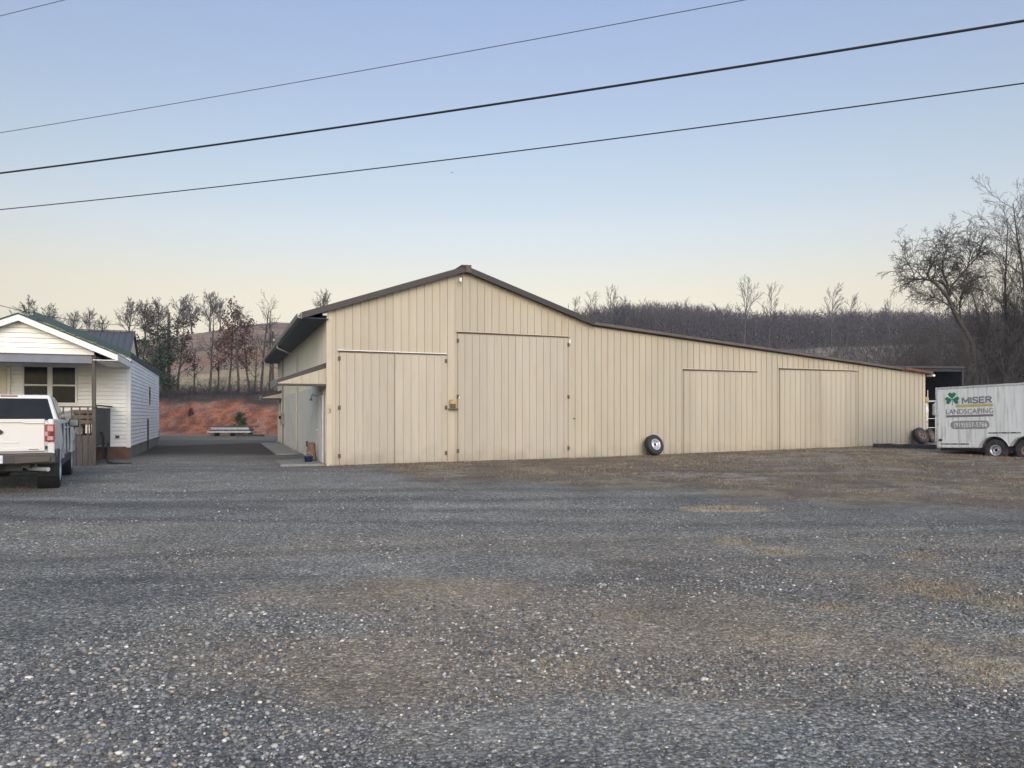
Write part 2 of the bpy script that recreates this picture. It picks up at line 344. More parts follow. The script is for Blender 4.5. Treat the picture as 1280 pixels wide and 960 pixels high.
base = mixc(base, (.31, .30, .27), paleg * .7)
tuft = np.zeros(XX.shape)
TUFTS = [(900, 637, 1.0, .5, .9), (915, 675, .35, .35, .8), (970, 688, .5, .35, .6), (1148, 695, .35, .3, .9), (1160, 732, .75, .35, 1.), (1190, 745, .5, .25, .8), (1275, 757, .6, .4, .9), (1042, 760, .35, .22, .7), (1165, 808, .3, .2, .7), (1240, 832, .55, .25, .9), (700, 830, .4, .18, .45), (1235, 850, .3, .2, .5), (980, 795, .6, .2, .35), (790, 768, .5, .2, .3), (1275, 800, .3, .2, .5)]
for px, py, rx, ry, a in TUFTS:
    cx, cy = gp(px, py); tuft = np.maximum(tuft, a * blob(cx, cy, rx * .62, ry * .75))
base = mixc(base, (.52, .43, .28), tuft * (.5 + .6 * n4))
# brown yard of dead grass in front of the barn's lean-to
bx = np.array([-60, -6.6, -3.6, -2.1, .3, 3.5, 5.6, 7.6, 14, 60.]); by = np.array([99, 99, 20.4, 17.0, 15.9, 14.2, 11.7, 11.0, 9.2, 6.0])
edge = np.interp(XX, bx, by) + (n3 - .5) * 4.0 + (n2 - .5) * 3.0
yard = sm(-1.0, 1.6, YY - edge) * sm(47, 42, YY)
yard = np.maximum(yard, sm(34, 37, YY) * sm(47, 42, YY) * .9)
ycol = mixc(mixc(np.ones(XX.shape + (3,)) * np.array((.150, .115, .083)), (.225, .178, .115), sm(.46, .66, n2)), (.29, .27, .235), sm(.54, .66, n3) * sm(.4, .58, n4) * .65)
ycol = mixc(ycol, (.12, .088, .064), sm(.52, .66, n1) * .5)
base = base * (1 - yard[..., None]) + ycol * yard[..., None]
# track between the buildings
tr = sm(25, 29, YY) * sm(50.5, 47, YY) * sm(-3.5, -6, XX + (YY - 25) * .36)
tcol = mixc(np.ones(XX.shape + (3,)) * np.array((.115, .105, .09)), (.058, .046, .036), sm(.42, .55, fbm(XX * .3 + 3, YY * .15)) * sm(44, 40, YY))
tcol = mixc(tcol, (.20, .175, .13), sm(42, 46, YY + n2 * 3) * .8)
base = base * (1 - tr[..., None]) + tcol * tr[..., None]
grav = (1 - yard * .75) * (1 - dust * .35) * (1 - tuft * .7) * (1 - tr * .5) * sm(50, 46, YY)
# clay bank, fields on the left hill, slopes on the right
left = sm(.0, -.15, XX / np.maximum(YY, 1))
clay = left * sm(50.3, 50.9, YY) * sm(53.3, 52.6, YY + (n2 - .5) * 1.6)
hill = sm(47, 51, YY)
fcol = np.ones(XX.shape + (3,)) * np.array((.25, .175, .118))
strat = sm(.48, .6, fbm(XX * .01 + 2, YY * .11, 3))
fcol = mixc(fcol, (.165, .105, .085), strat)
fcol = mixc(fcol, (.36, .27, .145), left * sm(61, 64, YY) * sm(78, 71, YY) * sm(.35, .55, n1 * .6 + n3 * .4))
fcol = mixc(fcol, (.27, .20, .12), left * sm(94, 98, YY) * sm(108, 101, YY) * .7)
fcol = mixc(fcol, (.25, .105, .065), left * sm(80, 84, YY) * sm(96, 92, YY) * .6)
fcol = mixc(fcol, (.045, .036, .032), left * sm(52.6, 53.2, YY) * sm(61, 59, YY))
fcol = mixc(fcol, (.24, .20, .145), (1 - left) * sm(85, 110, YY) * sm(174, 160, YY) * (.3 + .7 * sm(.35, .6, n2)))
fcol = mixc(fcol, (.06, .052, .045), (1 - left) * np.maximum(sm(165, 178, YY), sm(92, 80, YY)))
fcol *= (.75 + .5 * n2)[..., None]
ccol = mixc(mixc(np.ones(XX.shape + (3,)) * np.array((.29, .112, .058)), (.27, .15, .11), sm(.45, .65, n2)), (.10, .048, .037), sm(.42, .6, n4) * .75)
fcol = fcol * (1 - clay[..., None]) + ccol * clay[..., None]
base = base * (1 - hill[..., None]) + fcol * hill[..., None]
V = np.stack([XX, YY, HH], -1).reshape(-1, 3)
nr, nc = XX.shape; ii = (np.arange(nr - 1)[:, None] * nc + np.arange(nc - 1)[None, :]).ravel()
ground = np_mesh('ground', V, np.stack([ii, ii + 1, ii + nc + 1, ii + nc], 1), bpy.data.materials.new('ground_cover'), cols=base.reshape(-1, 3), smooth=True)
tag(ground, kind='structure')
at = ground.data.attributes.new('grav', 'FLOAT', 'POINT'); at.data.foreach_set('value', grav.ravel().astype(np.float32))
gm = ground.data.materials[0]; gm.use_nodes = True; nt = gm.node_tree; L = nt.links; b = nt.nodes['Principled BSDF']; b.inputs['Roughness'].default_value = .9; b.inputs['Specular IOR Level'].default_value = .25
ac = nt.nodes.new('ShaderNodeAttribute'); ac.attribute_name = 'col'; ag = nt.nodes.new('ShaderNodeAttribute'); ag.attribute_name = 'grav'
tc = nt.nodes.new('ShaderNodeTexCoord')
def node(t, **k):
    n = nt.nodes.new(t)
    for a, v in k.items(): setattr(n, a, v)
    return n
def vor(scale):
    v = node('ShaderNodeTexVoronoi'); v.inputs['Scale'].default_value = scale; L.new(tc.outputs['Object'], v.inputs['Vector']); return v
def ramp(src, pts):
    r = node('ShaderNodeValToRGB'); L.new(src, r.inputs[0]); e = r.color_ramp.elements
    e[0].position = pts[0][0]; e[0].color = (pts[0][1],) * 3 + (1,) if not isinstance(pts[0][1], tuple) else pts[0][1] + (1,)
    e[1].position = pts[-1][0]; e[1].color = (pts[-1][1],) * 3 + (1,) if not isinstance(pts[-1][1], tuple) else pts[-1][1] + (1,)
    for p_, c_ in pts[1:-1]:
        x = e.new(p_); x.color = ((c_,) * 3 if not isinstance(c_, tuple) else c_) + (1,)
    return r
def sepx(src):
    s = node('ShaderNodeSeparateColor'); L.new(src, s.inputs[0]); return s.outputs[0]
def mul(a, bb, blend='MULTIPLY', fac=1.):
    m = node('ShaderNodeMix', data_type='RGBA', blend_type=blend)
    if isinstance(fac, (int, float)): m.inputs[0].default_value = fac
    else: L.new(fac, m.inputs[0])
    L.new(a, m.inputs[6]); L.new(bb, m.inputs[7]) if not isinstance(bb, tuple) else setattr(m.inputs[7], 'default_value', bb + (1,)); return m.outputs[2]
v1 = vor(85); v2 = vor(38); v3 = vor(17)
r1 = ramp(sepx(v1.outputs['Color']), [(0, .55), (.35, .8), (.65, 1.0), (.85, 1.25), (.95, 1.7), (1., 2.2)])
r2 = ramp(sepx(v2.outputs['Color']), [(0, .6), (.5, .88), (.8, 1.12), (.94, 1.35), (.98, 1.75), (1., 2.2)])
r3 = ramp(sepx(v3.outputs['Color']), [(0, .75), (.6, .95), (.9, 1.1), (.988, 1.15), (.993, 2.2), (1., 2.6)])
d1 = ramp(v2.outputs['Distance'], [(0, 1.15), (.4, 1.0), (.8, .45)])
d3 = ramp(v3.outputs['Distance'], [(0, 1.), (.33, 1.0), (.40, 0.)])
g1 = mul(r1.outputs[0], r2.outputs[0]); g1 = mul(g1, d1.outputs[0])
one = node('ShaderNodeRGB'); one.outputs[0].default_value = (1, 1, 1, 1)
r3m = mul(one.outputs[0], r3.outputs[0], 'MIX', sepx(d3.outputs[0])); g1 = mul(g1, r3m)
cn = node('ShaderNodeTexNoise'); cn.inputs['Scale'].default_value = 30; cn.inputs['Detail'].default_value = 2; L.new(tc.outputs['Object'], cn.inputs[0])
tint = ramp(cn.outputs[0], [(.3, (.98, .99, .99)), (.5, (1.02, 1., .97)), (.68, (1.14, 1.02, .86))]); g1 = mul(g1, tint.outputs[0])
nz = node('ShaderNodeTexNoise'); nz.inputs['Scale'].default_value = 9; nz.inputs['Detail'].default_value = 9; nz.inputs['Roughness'].default_value = .7; L.new(tc.outputs['Object'], nz.inputs[0])
gr = ramp(nz.outputs[0], [(.3, .45), (.5, .95), (.72, 1.8)])
det = mul(gr.outputs[0], g1, 'MIX', ag.outputs['Fac'])
nz2 = node('ShaderNodeTexNoise'); nz2.inputs['Scale'].default_value = 1.1; nz2.inputs['Detail'].default_value = 5; L.new(tc.outputs['Object'], nz2.inputs[0])
mot = ramp(nz2.outputs[0], [(.3, .82), (.7, 1.18)])
det = mul(det, mot.outputs[0])
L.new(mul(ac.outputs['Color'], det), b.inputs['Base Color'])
bp = node('ShaderNodeBump'); bp.inputs['Strength'].default_value = .8; bp.inputs['Distance'].default_value = .018; bp.invert = True
L.new(v2.outputs['Distance'], bp.inputs['Height'])
bp2 = node('ShaderNodeBump'); bp2.inputs['Strength'].default_value = .6; bp2.inputs['Distance'].default_value = .03
L.new(nz.outputs[0], bp2.inputs['Height']); L.new(bp.outputs[0], bp2.inputs['Normal']); L.new(bp2.outputs[0], b.inputs['Normal'])

# loose stones near the camera: real pebbles
def pebbles():
    rng = np.random.RandomState(3)
    t = (1 + 5 ** .5) / 2
    iv = np.array([(-1,t,0),(1,t,0),(-1,-t,0),(1,-t,0),(0,-1,t),(0,1,t),(0,-1,-t),(0,1,-t),(t,0,-1),(t,0,1),(-t,0,-1),(-t,0,1)], float); iv /= np.linalg.norm(iv[0])
    fi = np.array([(0,11,5),(0,5,1),(0,1,7),(0,7,10),(0,10,11),(1,5,9),(5,11,4),(11,10,2),(10,7,6),(7,1,8),(3,9,4),(3,4,2),(3,2,6),(3,6,8),(3,8,9),(4,9,5),(2,4,11),(6,2,10),(8,6,7),(9,8,1)])
    N = 130000
    u = rng.rand(N); Y = 2.3 * (24 / 2.3) ** (u ** 1.35); X = (rng.rand(N) * 2 - 1) * (.74 * Y + .6)
    cl = fbm(X * .9 + 4, Y * .9, 3); keep = rng.rand(N) < (.25 + 1.1 * sm(.4, .62, cl)) * np.where(Y < 3.6, 1.25, 1.)
    e = np.interp(X, bx, by); keep &= (Y < e + rng.randn(N) * 1.2)
    X, Y = X[keep], Y[keep]; N = len(X)
    s = (.0028 + .0085 * rng.rand(N) ** 3.0) * (1 + .015 * Y) * (.75 + .6 * sm(.45, .65, fbm(X * .9 + 4, Y * .9, 3)))
    big = rng.rand(N) < .02; s[big] *= 1.35
    sc3 = s[:, None] * (np.array([1.15, 1., .62]) * (.75 + .5 * rng.rand(N, 3)))
    ang = rng.rand(N) * 2 * math.pi; ca, sa = np.cos(ang), np.sin(ang)
    jit = 1 + (rng.rand(N, 12, 1) - .5) * .55
    v = iv[None] * jit * sc3[:, None, :]
    tl = (rng.rand(N) - .5) * 1.0; v = np.stack([v[..., 0], v[..., 1] * np.cos(tl)[:, None] - v[..., 2] * np.sin(tl)[:, None], v[..., 1] * np.sin(tl)[:, None] + v[..., 2] * np.cos(tl)[:, None]], -1)
    v = np.stack([v[..., 0] * ca[:, None] - v[..., 1] * sa[:, None], v[..., 0] * sa[:, None] + v[..., 1] * ca[:, None], v[..., 2]], -1)
    z = ground_h(X, Y) + sc3[:, 2] * .35
    v += np.stack([X, Y, z], -1)[:, None, :]
    k = rng.rand(N); c = np.empty((N, 3))
    pal = np.array([(.095, .094, .094), (.155, .152, .146), (.215, .208, .194), (.29, .28, .255), (.42, .39, .335), (.58, .54, .47), (.38, .29, .20)])
    pr = np.array([.26, .28, .20, .12, .075, .05, .015]); pr /= pr.sum(); idx = np.searchsorted(np.cumsum(pr), k).clip(0, 6)
    idx = np.where((idx >= 4) & (rng.rand(N) < sm(4, 12, Y) * .7), 2, idx); c = pal[idx] * (.75 + .5 * rng.rand(N, 1))
    V = v.reshape(-1, 3); Fa = (fi[None] + (np.arange(N) * 12)[:, None, None]).reshape(-1, 3)
    o = np_mesh('loose_gravel', V, Fa, M['stone'], cols=np.repeat(c, 12, 0))
    tag(o, kind='stuff')
pebbles()

def blades():
    rng = np.random.RandomState(5)
    N = 150000
    Y = 9 + rng.rand(N) ** .8 * 24; X = (rng.rand(N) * 1.15 - .28) * Y * .9
    e = np.interp(X, bx, by); nn = fbm(X * 1.1, Y * 1.1 + 7, 3); keep = (Y > e + .3 + rng.rand(N) * 1.2) & (nn > .36 + .25 * rng.rand(N))
    # keep out of the barn
    u = (X + 5.278) * CU + (Y - 21.8) * SU; v = -(X + 5.278) * SU + (Y - 21.8) * CU
    keep &= ~((u > -1) & (u < 23.4) & (v > -.05)) ; keep &= ~((X < -3.5))
    X, Y = X[keep], Y[keep]
    ex = [(X, Y)]
    for px, py, rx, ry, a in TUFTS:
        cx, cy = gp(px, py); n = int(1100 * a * rx * ry / .3 * min(1, 6 / cy) ** .3) + 90
        ex.append((cx + rng.randn(n) * rx * .36, cy + rng.randn(n) * ry * .42))
    # weeds along the foot of the barn
    n = 6000; uu = rng.rand(n) * 23; vv = -.04 - np.abs(rng.randn(n)) * .12
    ex.append((-5.278 + CU * uu - SU * vv, 21.8 + SU * uu + CU * vv))
    X = np.concatenate([p[0] for p in ex]); Y = np.concatenate([p[1] for p in ex]); N = len(X)
    h = (.012 + .026 * rng.rand(N) ** 2) * (1 + .02 * Y); wd = .0022 + .0022 * Y * .12
    ang = rng.rand(N) * math.pi; dx, dy = np.cos(ang) * wd, np.sin(ang) * wd
    lx, ly = rng.randn(N) * h * .9, rng.randn(N) * h * .9
    z = ground_h(X, Y) - .004
    V = np.stack([np.stack([X - dx, Y - dy, z], -1), np.stack([X + dx, Y + dy, z], -1), np.stack([X + lx, Y + ly, z + h], -1)], 1).reshape(-1, 3)
    pal = np.array([(.33, .26, .16), (.20, .145, .095), (.12, .09, .065), (.42, .35, .25), (.15, .14, .08)])
    c = pal[rng.choice(5, N, p=[.3, .28, .22, .14, .06])] * (.8 + .4 * rng.rand(N, 1))
    o = np_mesh('dry_grass', V, np.arange(N * 3).reshape(-1, 3), M['grassv'], cols=np.repeat(c, 3, 0)); tag(o, kind='stuff')
blades()

# ------------------------------------------------------------------ ribbed sheets
def profile(u0, u1, pitch=.238, rib=.03, phase=0.):
    us = {round(u0, 4): 0, round(u1, 4): 0}
    k0 = math.floor((u0 - phase) / pitch) - 1
    pts = []
    k = k0
    while phase + k * pitch < u1 + pitch:
        c = phase + k * pitch
        pts += [(c - .026, 0), (c - .012, rib), (c + .012, rib), (c + .020, 0), (c + .034 + .05, 0), (c + .034 + .058, .003), (c + .034 + .066, .003), (c + .034 + .074, 0)]
        k += 1
    def d(u):
        for a, bb in zip(pts, pts[1:]):
            if a[0] <= u <= bb[0]: return a[1] + (bb[1] - a[1]) * (u - a[0]) / max(1e-6, bb[0] - a[0])
        return 0
    res = [(u0, d(u0))] + [p for p in pts if u0 + .003 < p[0] < u1 - .003] + [(u1, d(u1))]
    return res
def ribbed(u0, u1, zb, zt, v, pitch=.238, rib=.03, kinks=(), face=-1, phase=0.):
    """vertical ribbed sheet in the u-z plane at depth v; face -1 means ribs stick out to -v"""
    pr = profile(u0, u1, pitch, rib, phase)
    for k in kinks:
        if u0 < k < u1:
            for i in range(len(pr) - 1):
                if pr[i][0] < k < pr[i + 1][0]:
                    t = (k - pr[i][0]) / (pr[i + 1][0] - pr[i][0]); pr.insert(i + 1, (k, pr[i][1] + t * (pr[i + 1][1] - pr[i][1]))); break
    m = MB(); vs = []; fs = []; nz = 5
    for (u, d) in pr:
        b_, t_ = (zb(u) if callable(zb) else zb), (zt(u) if callable(zt) else zt)
        for q in range(nz): vs.append((u, v + face * d, b_ + (t_ - b_) * q / (nz - 1)))
    for i in range(len(pr) - 1):
        for q in range(nz - 1): fs.append((i * nz + q, (i + 1) * nz + q, (i + 1) * nz + q + 1, i * nz + q + 1))
    m.add(vs, fs); return m

# ------------------------------------------------------------------ barn
B0 = Vector((-.2421 * 21.8, 21.8, 0))
def bu(px, v=0.):
    xp = (px - 640) / F; x0, y0 = B0.x - SU * v, B0.y + CU * v
    return (xp * y0 - x0) / (CU - SU * xp)
def bz(px, py, v=0.):
    u = bu(px, v); return CH + (HY - py) / F * (B0.y + CU * v + SU * u)
def bw(u, v, z=0): return Vector((B0.x + CU * u - SU * v, B0.y + SU * u + CU * v, z))
def bg_(u, v): p = bw(u, v); return gz(p.x, p.y)
UP, UB, UE = bu(580), bu(740), bu(1155)
ZL, ZP, ZB_, ZE = bz(410, 388), bz(580, 340), bz(740, 407), bz(1155, 467)
D = 20.
def roofz(u):
    if u < UP: return ZP + (u - UP) * (ZP - ZL) / UP
    if u < UB: return ZP + (u - UP) * (ZB_ - ZP) / (UB - UP)
    return ZB_ + (u - UB) * (ZE - ZB_) / (UE - UB)
barn = empty('metal_barn', B0, TH, 'long tan ribbed metal barn with gable, brown roof edge and low lean-to', 'barn')
base_z = lambda u: bg_(u, 0) - .12
doors = []   # (px_left, px_right, py_top_left, py_top_right, seam_px)
for pl, pr_, yt, seam in [(424, 557, 440, 493), (572, 710, 417.5, 644), (854, 945, 462.5, 898), (974, 1071, 461.5, 1024)]:
    doors.append((bu(pl), bu(pr_), bz((pl + pr_) / 2, yt), bu(seam)))
# front wall with openings filled by the doors in front of a dark recess
front = MB()
cuts = [0.] + [x for d_ in doors for x in (d_[0], d_[1])] + [UE]
kk = (UP, UB)
for i in range(0, len(cuts) - 1):
    a, b_ = cuts[i], cuts[i + 1]
    if i % 2 == 0: q = ribbed(a, b_, base_z, roofz, 0, kinks=kk)
    else: q = ribbed(a, b_, doors[i // 2][2], roofz, 0, kinks=kk)
    front.add(q.v, q.f)
front.build('front_wall', M['tan'], barn)
MB().box(-.05, .12, -.035, .0 - .003, base_z(0), roofz(0.05) - .02).build('corner_trim', M['trimtan'], barn, bevel=.006)
MB().box(UE - .10, UE + .03, -.035, .03, base_z(UE), roofz(UE) - .02).build('corner_trim', M['trimtan'], barn, bevel=.006)
# side wall: ribbed above and board panel below, far wall, right wall
side = MB(); pr = ribbed(0, D, lambda t: gz(*bw(0, t)[:2]) - .15, ZL, 0)
side.add([(0 + y_ * 1., x_, z_) for (x_, y_, z_) in pr.v], pr.f); side.build('side_wall', M['side'], barn)
MB().add([(UE, 0, -.2), (UE, D, -.2), (UE, D, ZE), (UE, 0, ZE)], [(0, 1, 2, 3)]).build('right_wall', M['side'], barn)
bk = [(0, -.2), (UE, -.2), (UE, ZE), (UB, ZB_), (UP, ZP), (0, ZL)]
MB().add([(x, D, z) for x, z in bk], [tuple(range(6))]).build('back_wall', M['side'], barn)
# smooth board panels on the lower side wall
v0, v1 = 1.9, 15.2
MB().box(-.034, -.026, v0, v1, gz(*bw(0, 5)[:2]) - .05, 2.42).build('side_panel', M['board'], barn)
# roof: slabs with overhang
OV = .75; FO = .22; TK = .125
def slab(u0, z0, u1, z1, va, vb, tk): return MB().prism([(u0, z0), (u1, z1), (u1, z1 + tk), (u0, z0 + tk)], va, vb, 'y')
sl = (ZP - ZL) / UP; zl = ZL - sl * OV
rf = MB()
rf.prism([(-OV, zl), (UP, ZP), (UB, ZB_), (UB, ZB_ + TK), (UP, ZP + TK), (-OV, zl + TK)], -FO, D + .2, 'y')
rf.build('roof', M['brown'], barn)
LE = UE + .22; zle = ZE + (ZE - ZB_) / (UE - UB) * .22
rf2 = MB(); rf2.prism([(UB + .003, ZB_ + .01), (LE, zle), (LE, zle + .075), (UB + .003, ZB_ + .10)], -FO + .02, D + .2, 'y')
rf2.build('lean_to_roof', M['brownroof'], barn)
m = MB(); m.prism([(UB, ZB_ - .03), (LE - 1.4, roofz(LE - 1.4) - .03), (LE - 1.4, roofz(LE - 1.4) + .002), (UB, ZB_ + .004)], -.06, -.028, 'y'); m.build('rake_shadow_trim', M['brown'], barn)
m = MB(); m.prism([(LE - 1.45, roofz(LE - 1.45) + .02), (LE + .01, zle - .01), (LE + .01, zle + .095), (LE - 1.45, roofz(LE - 1.45) + .105)], -FO - .012, .6, 'y'); m.build('rusty_flashing', M['rust'], barn)
m = MB(); m.box(UP - .16, UP + .16, -FO - .05, D, ZP + TK - .03, ZP + TK + .045); m.build('ridge_cap', M['brown'], barn, bevel=.02)
m = MB(); m.box(UP - .02, UP + .15, -FO - .065, -FO - .05, ZP - .06, ZP + .17); m.build('ridge_end_plate', M['hinge'], barn, bevel=.01)
# rake boards in front
m = MB(); m.prism([(-OV, zl - .035), (UP, ZP - .03), (UB, ZB_ - .03), (UB, ZB_ + TK + .015), (UP, ZP + TK + .02), (-OV, zl + TK + .015)], -FO - .025, -FO - .001, 'y'); m.build('rake_board', M['brown'], barn)
# eave: fascia, gutter, downspout, soffit darkness
MB().box(-OV - .02, -OV + .0, -FO, D + .2, zl - .05, zl + TK + .01).build('eave_fascia', M['gutter'], barn)
g = MB(); g.prism([(-OV - .13, zl + .10), (-OV - .115, zl - .02), (-OV - .04, zl - .03), (-OV - .022, zl - .0), (-OV - .022, zl + .02), (-OV - .05, zl + .01), (-OV - .10, zl + .01), (-OV - .115, zl + .10)], -FO, D + .2, 'y')
g.build('gutter', M['gutter'], barn)
for k in range(14):
    pass
for vv in (8.6, 17.8):
    z0 = zl - .02
    MB().tube([(-OV - .07, vv, z0), (-OV - .07, vv, z0 - .12), (-.09, vv + .1, z0 - .42), (-.09, vv + .1, gz(*bw(0, vv)[:2]) + .12), (-.25, vv + .1, gz(*bw(0, vv)[:2]) + .05)], .03, 8).build('downspout', M['side'], barn)
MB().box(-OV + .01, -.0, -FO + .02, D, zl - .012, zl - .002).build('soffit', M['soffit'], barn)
# big doors
for n_, (ua, ub, zt, us) in enumerate(doors):
    for (a, b_, side_) in ((ua, us, -1), (us, ub, 1)):
        gap = (.008, .004, .003, .003)[n_]
        a2, b2 = a + gap, b_ - gap
        zb = (lambda u: bg_(u, 0) + .015)
        q = ribbed(a2, b2, zb, zt - .03, -.018, phase=.01 * (n_ + 1) + .05, rib=.024)
        # leaf edges
        q.box(a2, a2 + .022, -.030, -.006, zb(a2), zt - .032); q.box(b2 - .022, b2, -.030, -.006, zb(b2), zt - .032)
        q.box(a2 + .022, b2 - .022, -.017, -.003, zt - .062, zt - .032)
        leaf = q.build('barn_door', M['tan_door'] if n_ < 2 else M['tan'], barn)
        ue = a if side_ < 0 else b_
        if n_ < 2:
            for zz in (.08, .50, .93):
                z_ = zb(ue) + (zt - zb(ue)) * zz
                MB().box(ue - .035, ue + .035, -.052, -.034, z_ - .06, z_ + .06).build('hinge', M['hinge'], leaf, bevel=.004)
    MB().add([(ua, .02, base_z(ua)), (ub, .02, base_z(ub)), (ub, .02, zt), (ua, .02, zt)], [(0, 1, 2, 3)]).build('door_recess', M['dark'], barn)
    tr_ = MB(); tr_.prism([(ua - .05, zt - .005), (ub + .04, zt - .02), (ub + .04, zt + .005), (ua - .05, zt + .02)], -.055, -.023, 'y')
    tr_.build('door_header', M['paint_white'] if n_ == 0 else M['trimtan'], barn, bevel=.004)
    MB().box(ua - .04, ub + .03, -.05, -.024, zt - .05, zt - .024).build('door_track', M['hinge'], barn)
# things fixed to the front
def on_front(px, py, w_, h_, d_, name, mtl, lab=None, bevel=.006):
    u, z = bu(px), bz(px, py)
    o = MB().box(u - w_ / 2, u + w_ / 2, -.03 - d_, -.028, z - h_ / 2, z + h_ / 2).build(name, mtl, barn, bevel=bevel)
    if lab: o['label'] = lab
    return o
bx_ = on_front(565.5, 504, .22, .24, .10, 'utility_box', M['yellow'], 'faded yellow box between the two tall doors', bevel=.03)
u, z = bu(565.5), bz(565.5, 510.5)
MB().box(u - .15, u + .15, -.145, -.028, z - .035, z + .0).build('box_shelf', M['hinge'], bx_, bevel=.005)
MB().box(u - .11, u + .06, -.140, -.131, z + .06, z + .14).build('box_hatch', M['hinge'], bx_, bevel=.005)
on_front(711.5, 427, .06, .12, .03, 'door_latch', M['paint_white'], 'small white latch at the top of the tallest door')
on_front(717, 523, .09, .025, .03, 'door_handle', M['hinge'])
on_front(573.5, 497, .035, .06, .03, 'door_latch', M['paint_white'])
np_ = on_front(412, 512, .15, .30, .006, 'number_plate', M['tan'], 'small plate with the number 3 at the barn corner', bevel=0)
# flood lamp under the ridge
u, z = bu(574), bz(574, 351)
lm = MB().tube([(u + .03, -.05, z + .25), (u + .02, -.18, z + .16), (u - .01, -.2, z + .06)], .018, 6).build('lamp_arm', M['hinge'], barn)
MB().lathe([(0, .09), (.035, .08), (.045, .0), (.06, -.05), (.0, -.045)], 12, (u - .02, -.2, z - .02), 'z').build('lamp_head', M['paint_white'], lm, smooth=True)
# white flood lamp under the front corner of the eave
p_ = MB().box(-.17, -.03, -.13, -.05, ZL - .17, ZL - .09).build('flood_lamp', M['paint_white'], barn, bevel=.02)
# white bracket at the right end of the lean-to roof
MB().box(LE + .02, LE + .15, -.2, .1, zle - .10, zle - .02).build('gutter_end', M['paint_white'], barn, bevel=.015)

# text helper
def text(body, name, size, mtl, parent, loc, rot, sx=1., ex=.004, align='LEFT', width=None, bold=0.):
    cu = bpy.data.curves.new(name, 'FONT'); cu.offset = bold; cu.body = body; cu.size = size; cu.extrude = ex; cu.align_x = align; cu.resolution_u = 3
    t = bpy.data.objects.new(name, cu); COL.objects.link(t); dg = bpy.context.evaluated_depsgraph_get(); dg.update()
    me = bpy.data.meshes.new_from_object(t.evaluated_get(dg)); bpy.data.objects.remove(t)
    xs = [v.co.x for v in me.vertices]; wx = max(xs) - min(xs)
    if width: sx = width / wx
    x0 = min(xs)
    for v in me.vertices: v.co.x = (v.co.x - (x0 if align == 'LEFT' else 0)) * sx
    me.materials.clear(); me.materials.append(mtl)
    o = bpy.data.objects.new(name, me); COL.objects.link(o); o.parent = parent; o.location = loc; o.rotation_euler = rot
    return o
text('3', 'number', .17, M['black'], np_, (bu(412) - .035, -.040, bz(412, 516)), (R(90), 0, 0), ex=.002)
# side door canopy (projects to the left of the side wall)
def canopy(v0, v1, proj, ztop, zbot, name='side_canopy'):
    m = MB().prism([(0 - .026, ztop - .16), (0 - .026, ztop), (-proj, zbot + .10), (-proj, zbot - .02)], v0, v1, 'y')
    c = m.build(name, M['brown'], barn)
    w_ = ribbed(-proj + .05, -.026, zbot, lambda u: zbot + .02 + (ztop - .16 - zbot - .02) * (u + proj - .05) / (proj - .05 - .026), v0 - .006, rib=.015)
    w_.build('canopy_cheek', M['tan'], c)
    MB().box(-proj - .01, -.026, v0 - .02, v0 + .02, zbot - .07, zbot - .002).build('canopy_beam', M['brown'], c)
    MB().box(-proj - .012, -proj + .012, v0 + .0, v1, zbot - .07, zbot + .14).build('canopy_fascia', M['gutter'], c)
    return c
canopy(.10, 2.6, 1.42, bz(407, 453, .1), bz(406, 480, .1))
canopy(17.2, 19.2, 1.0, 2.75, 2.35)
# side door
gz1 = gz(*bw(0, 1.1)[:2])
dr = MB().box(-.075, -.036, .66, 1.52, gz1 + .03, gz1 + 2.06).build('side_door', M['paint_white'], barn, bevel=.006)
m = MB(); m.box(-.06, -.036, .55, .65, gz1 + .0, gz1 + 2.17); m.box(-.06, -.036, 1.53, 1.63, gz1, gz1 + 2.17); m.box(-.06, -.036, .65, 1.53, gz1 + 2.07, gz1 + 2.17)
m.build('door_frame', M['trimtan'], dr, bevel=.004)
MB().lathe([(0, -.16), (.03, -.15), (.03, -.11), (.012, -.10), (.012, -.075)], 12, (0, 1.42, gz1 + 1.0), 'x').build('handle', M['galv'], dr, smooth=True)
m = MB().tube([(-.03, 2.2, gz1 + 2.05), (-.2, 2.2, gz1 + 2.1), (-.24, 2.2, gz1 + 1.98)], .02, 6); m.lathe([(.02, .05), (.07, -.04), (.0, -.03)], 12, (-.24, 2.2, gz1 + 1.95), 'z'); m.build('wall_lamp', M['galv'], barn)
# meter, conduits, outlet
gA = gz(*bw(0, 16)[:2])
m = MB().box(-.17, -.03, 15.6, 15.95, gA + .95, gA + 1.5).build('meter_box', M['gutter'], barn, bevel=.02)
MB().lathe([(0, -.10), (.08, -.09), (.085, 0)], 14, (-.17, 15.77, gA + 1.3), 'x').build('meter_dial', M['glass'], m, smooth=True)
MB().tube([(-.08, 15.77, gA + 1.5), (-.08, 15.77, ZL - .3)], .022, 6).build('conduit', M['hinge'], barn)
MB().tube([(-.08, 15.77, gA + .95), (-.08, 15.77, gA - .05)], .022, 6).build('conduit', M['hinge'], barn)
MB().box(-.09, -.03, 5.0, 5.16, gz1 + .35, gz1 + .55).build('outlet_box', M['hinge'], barn, bevel=.01)
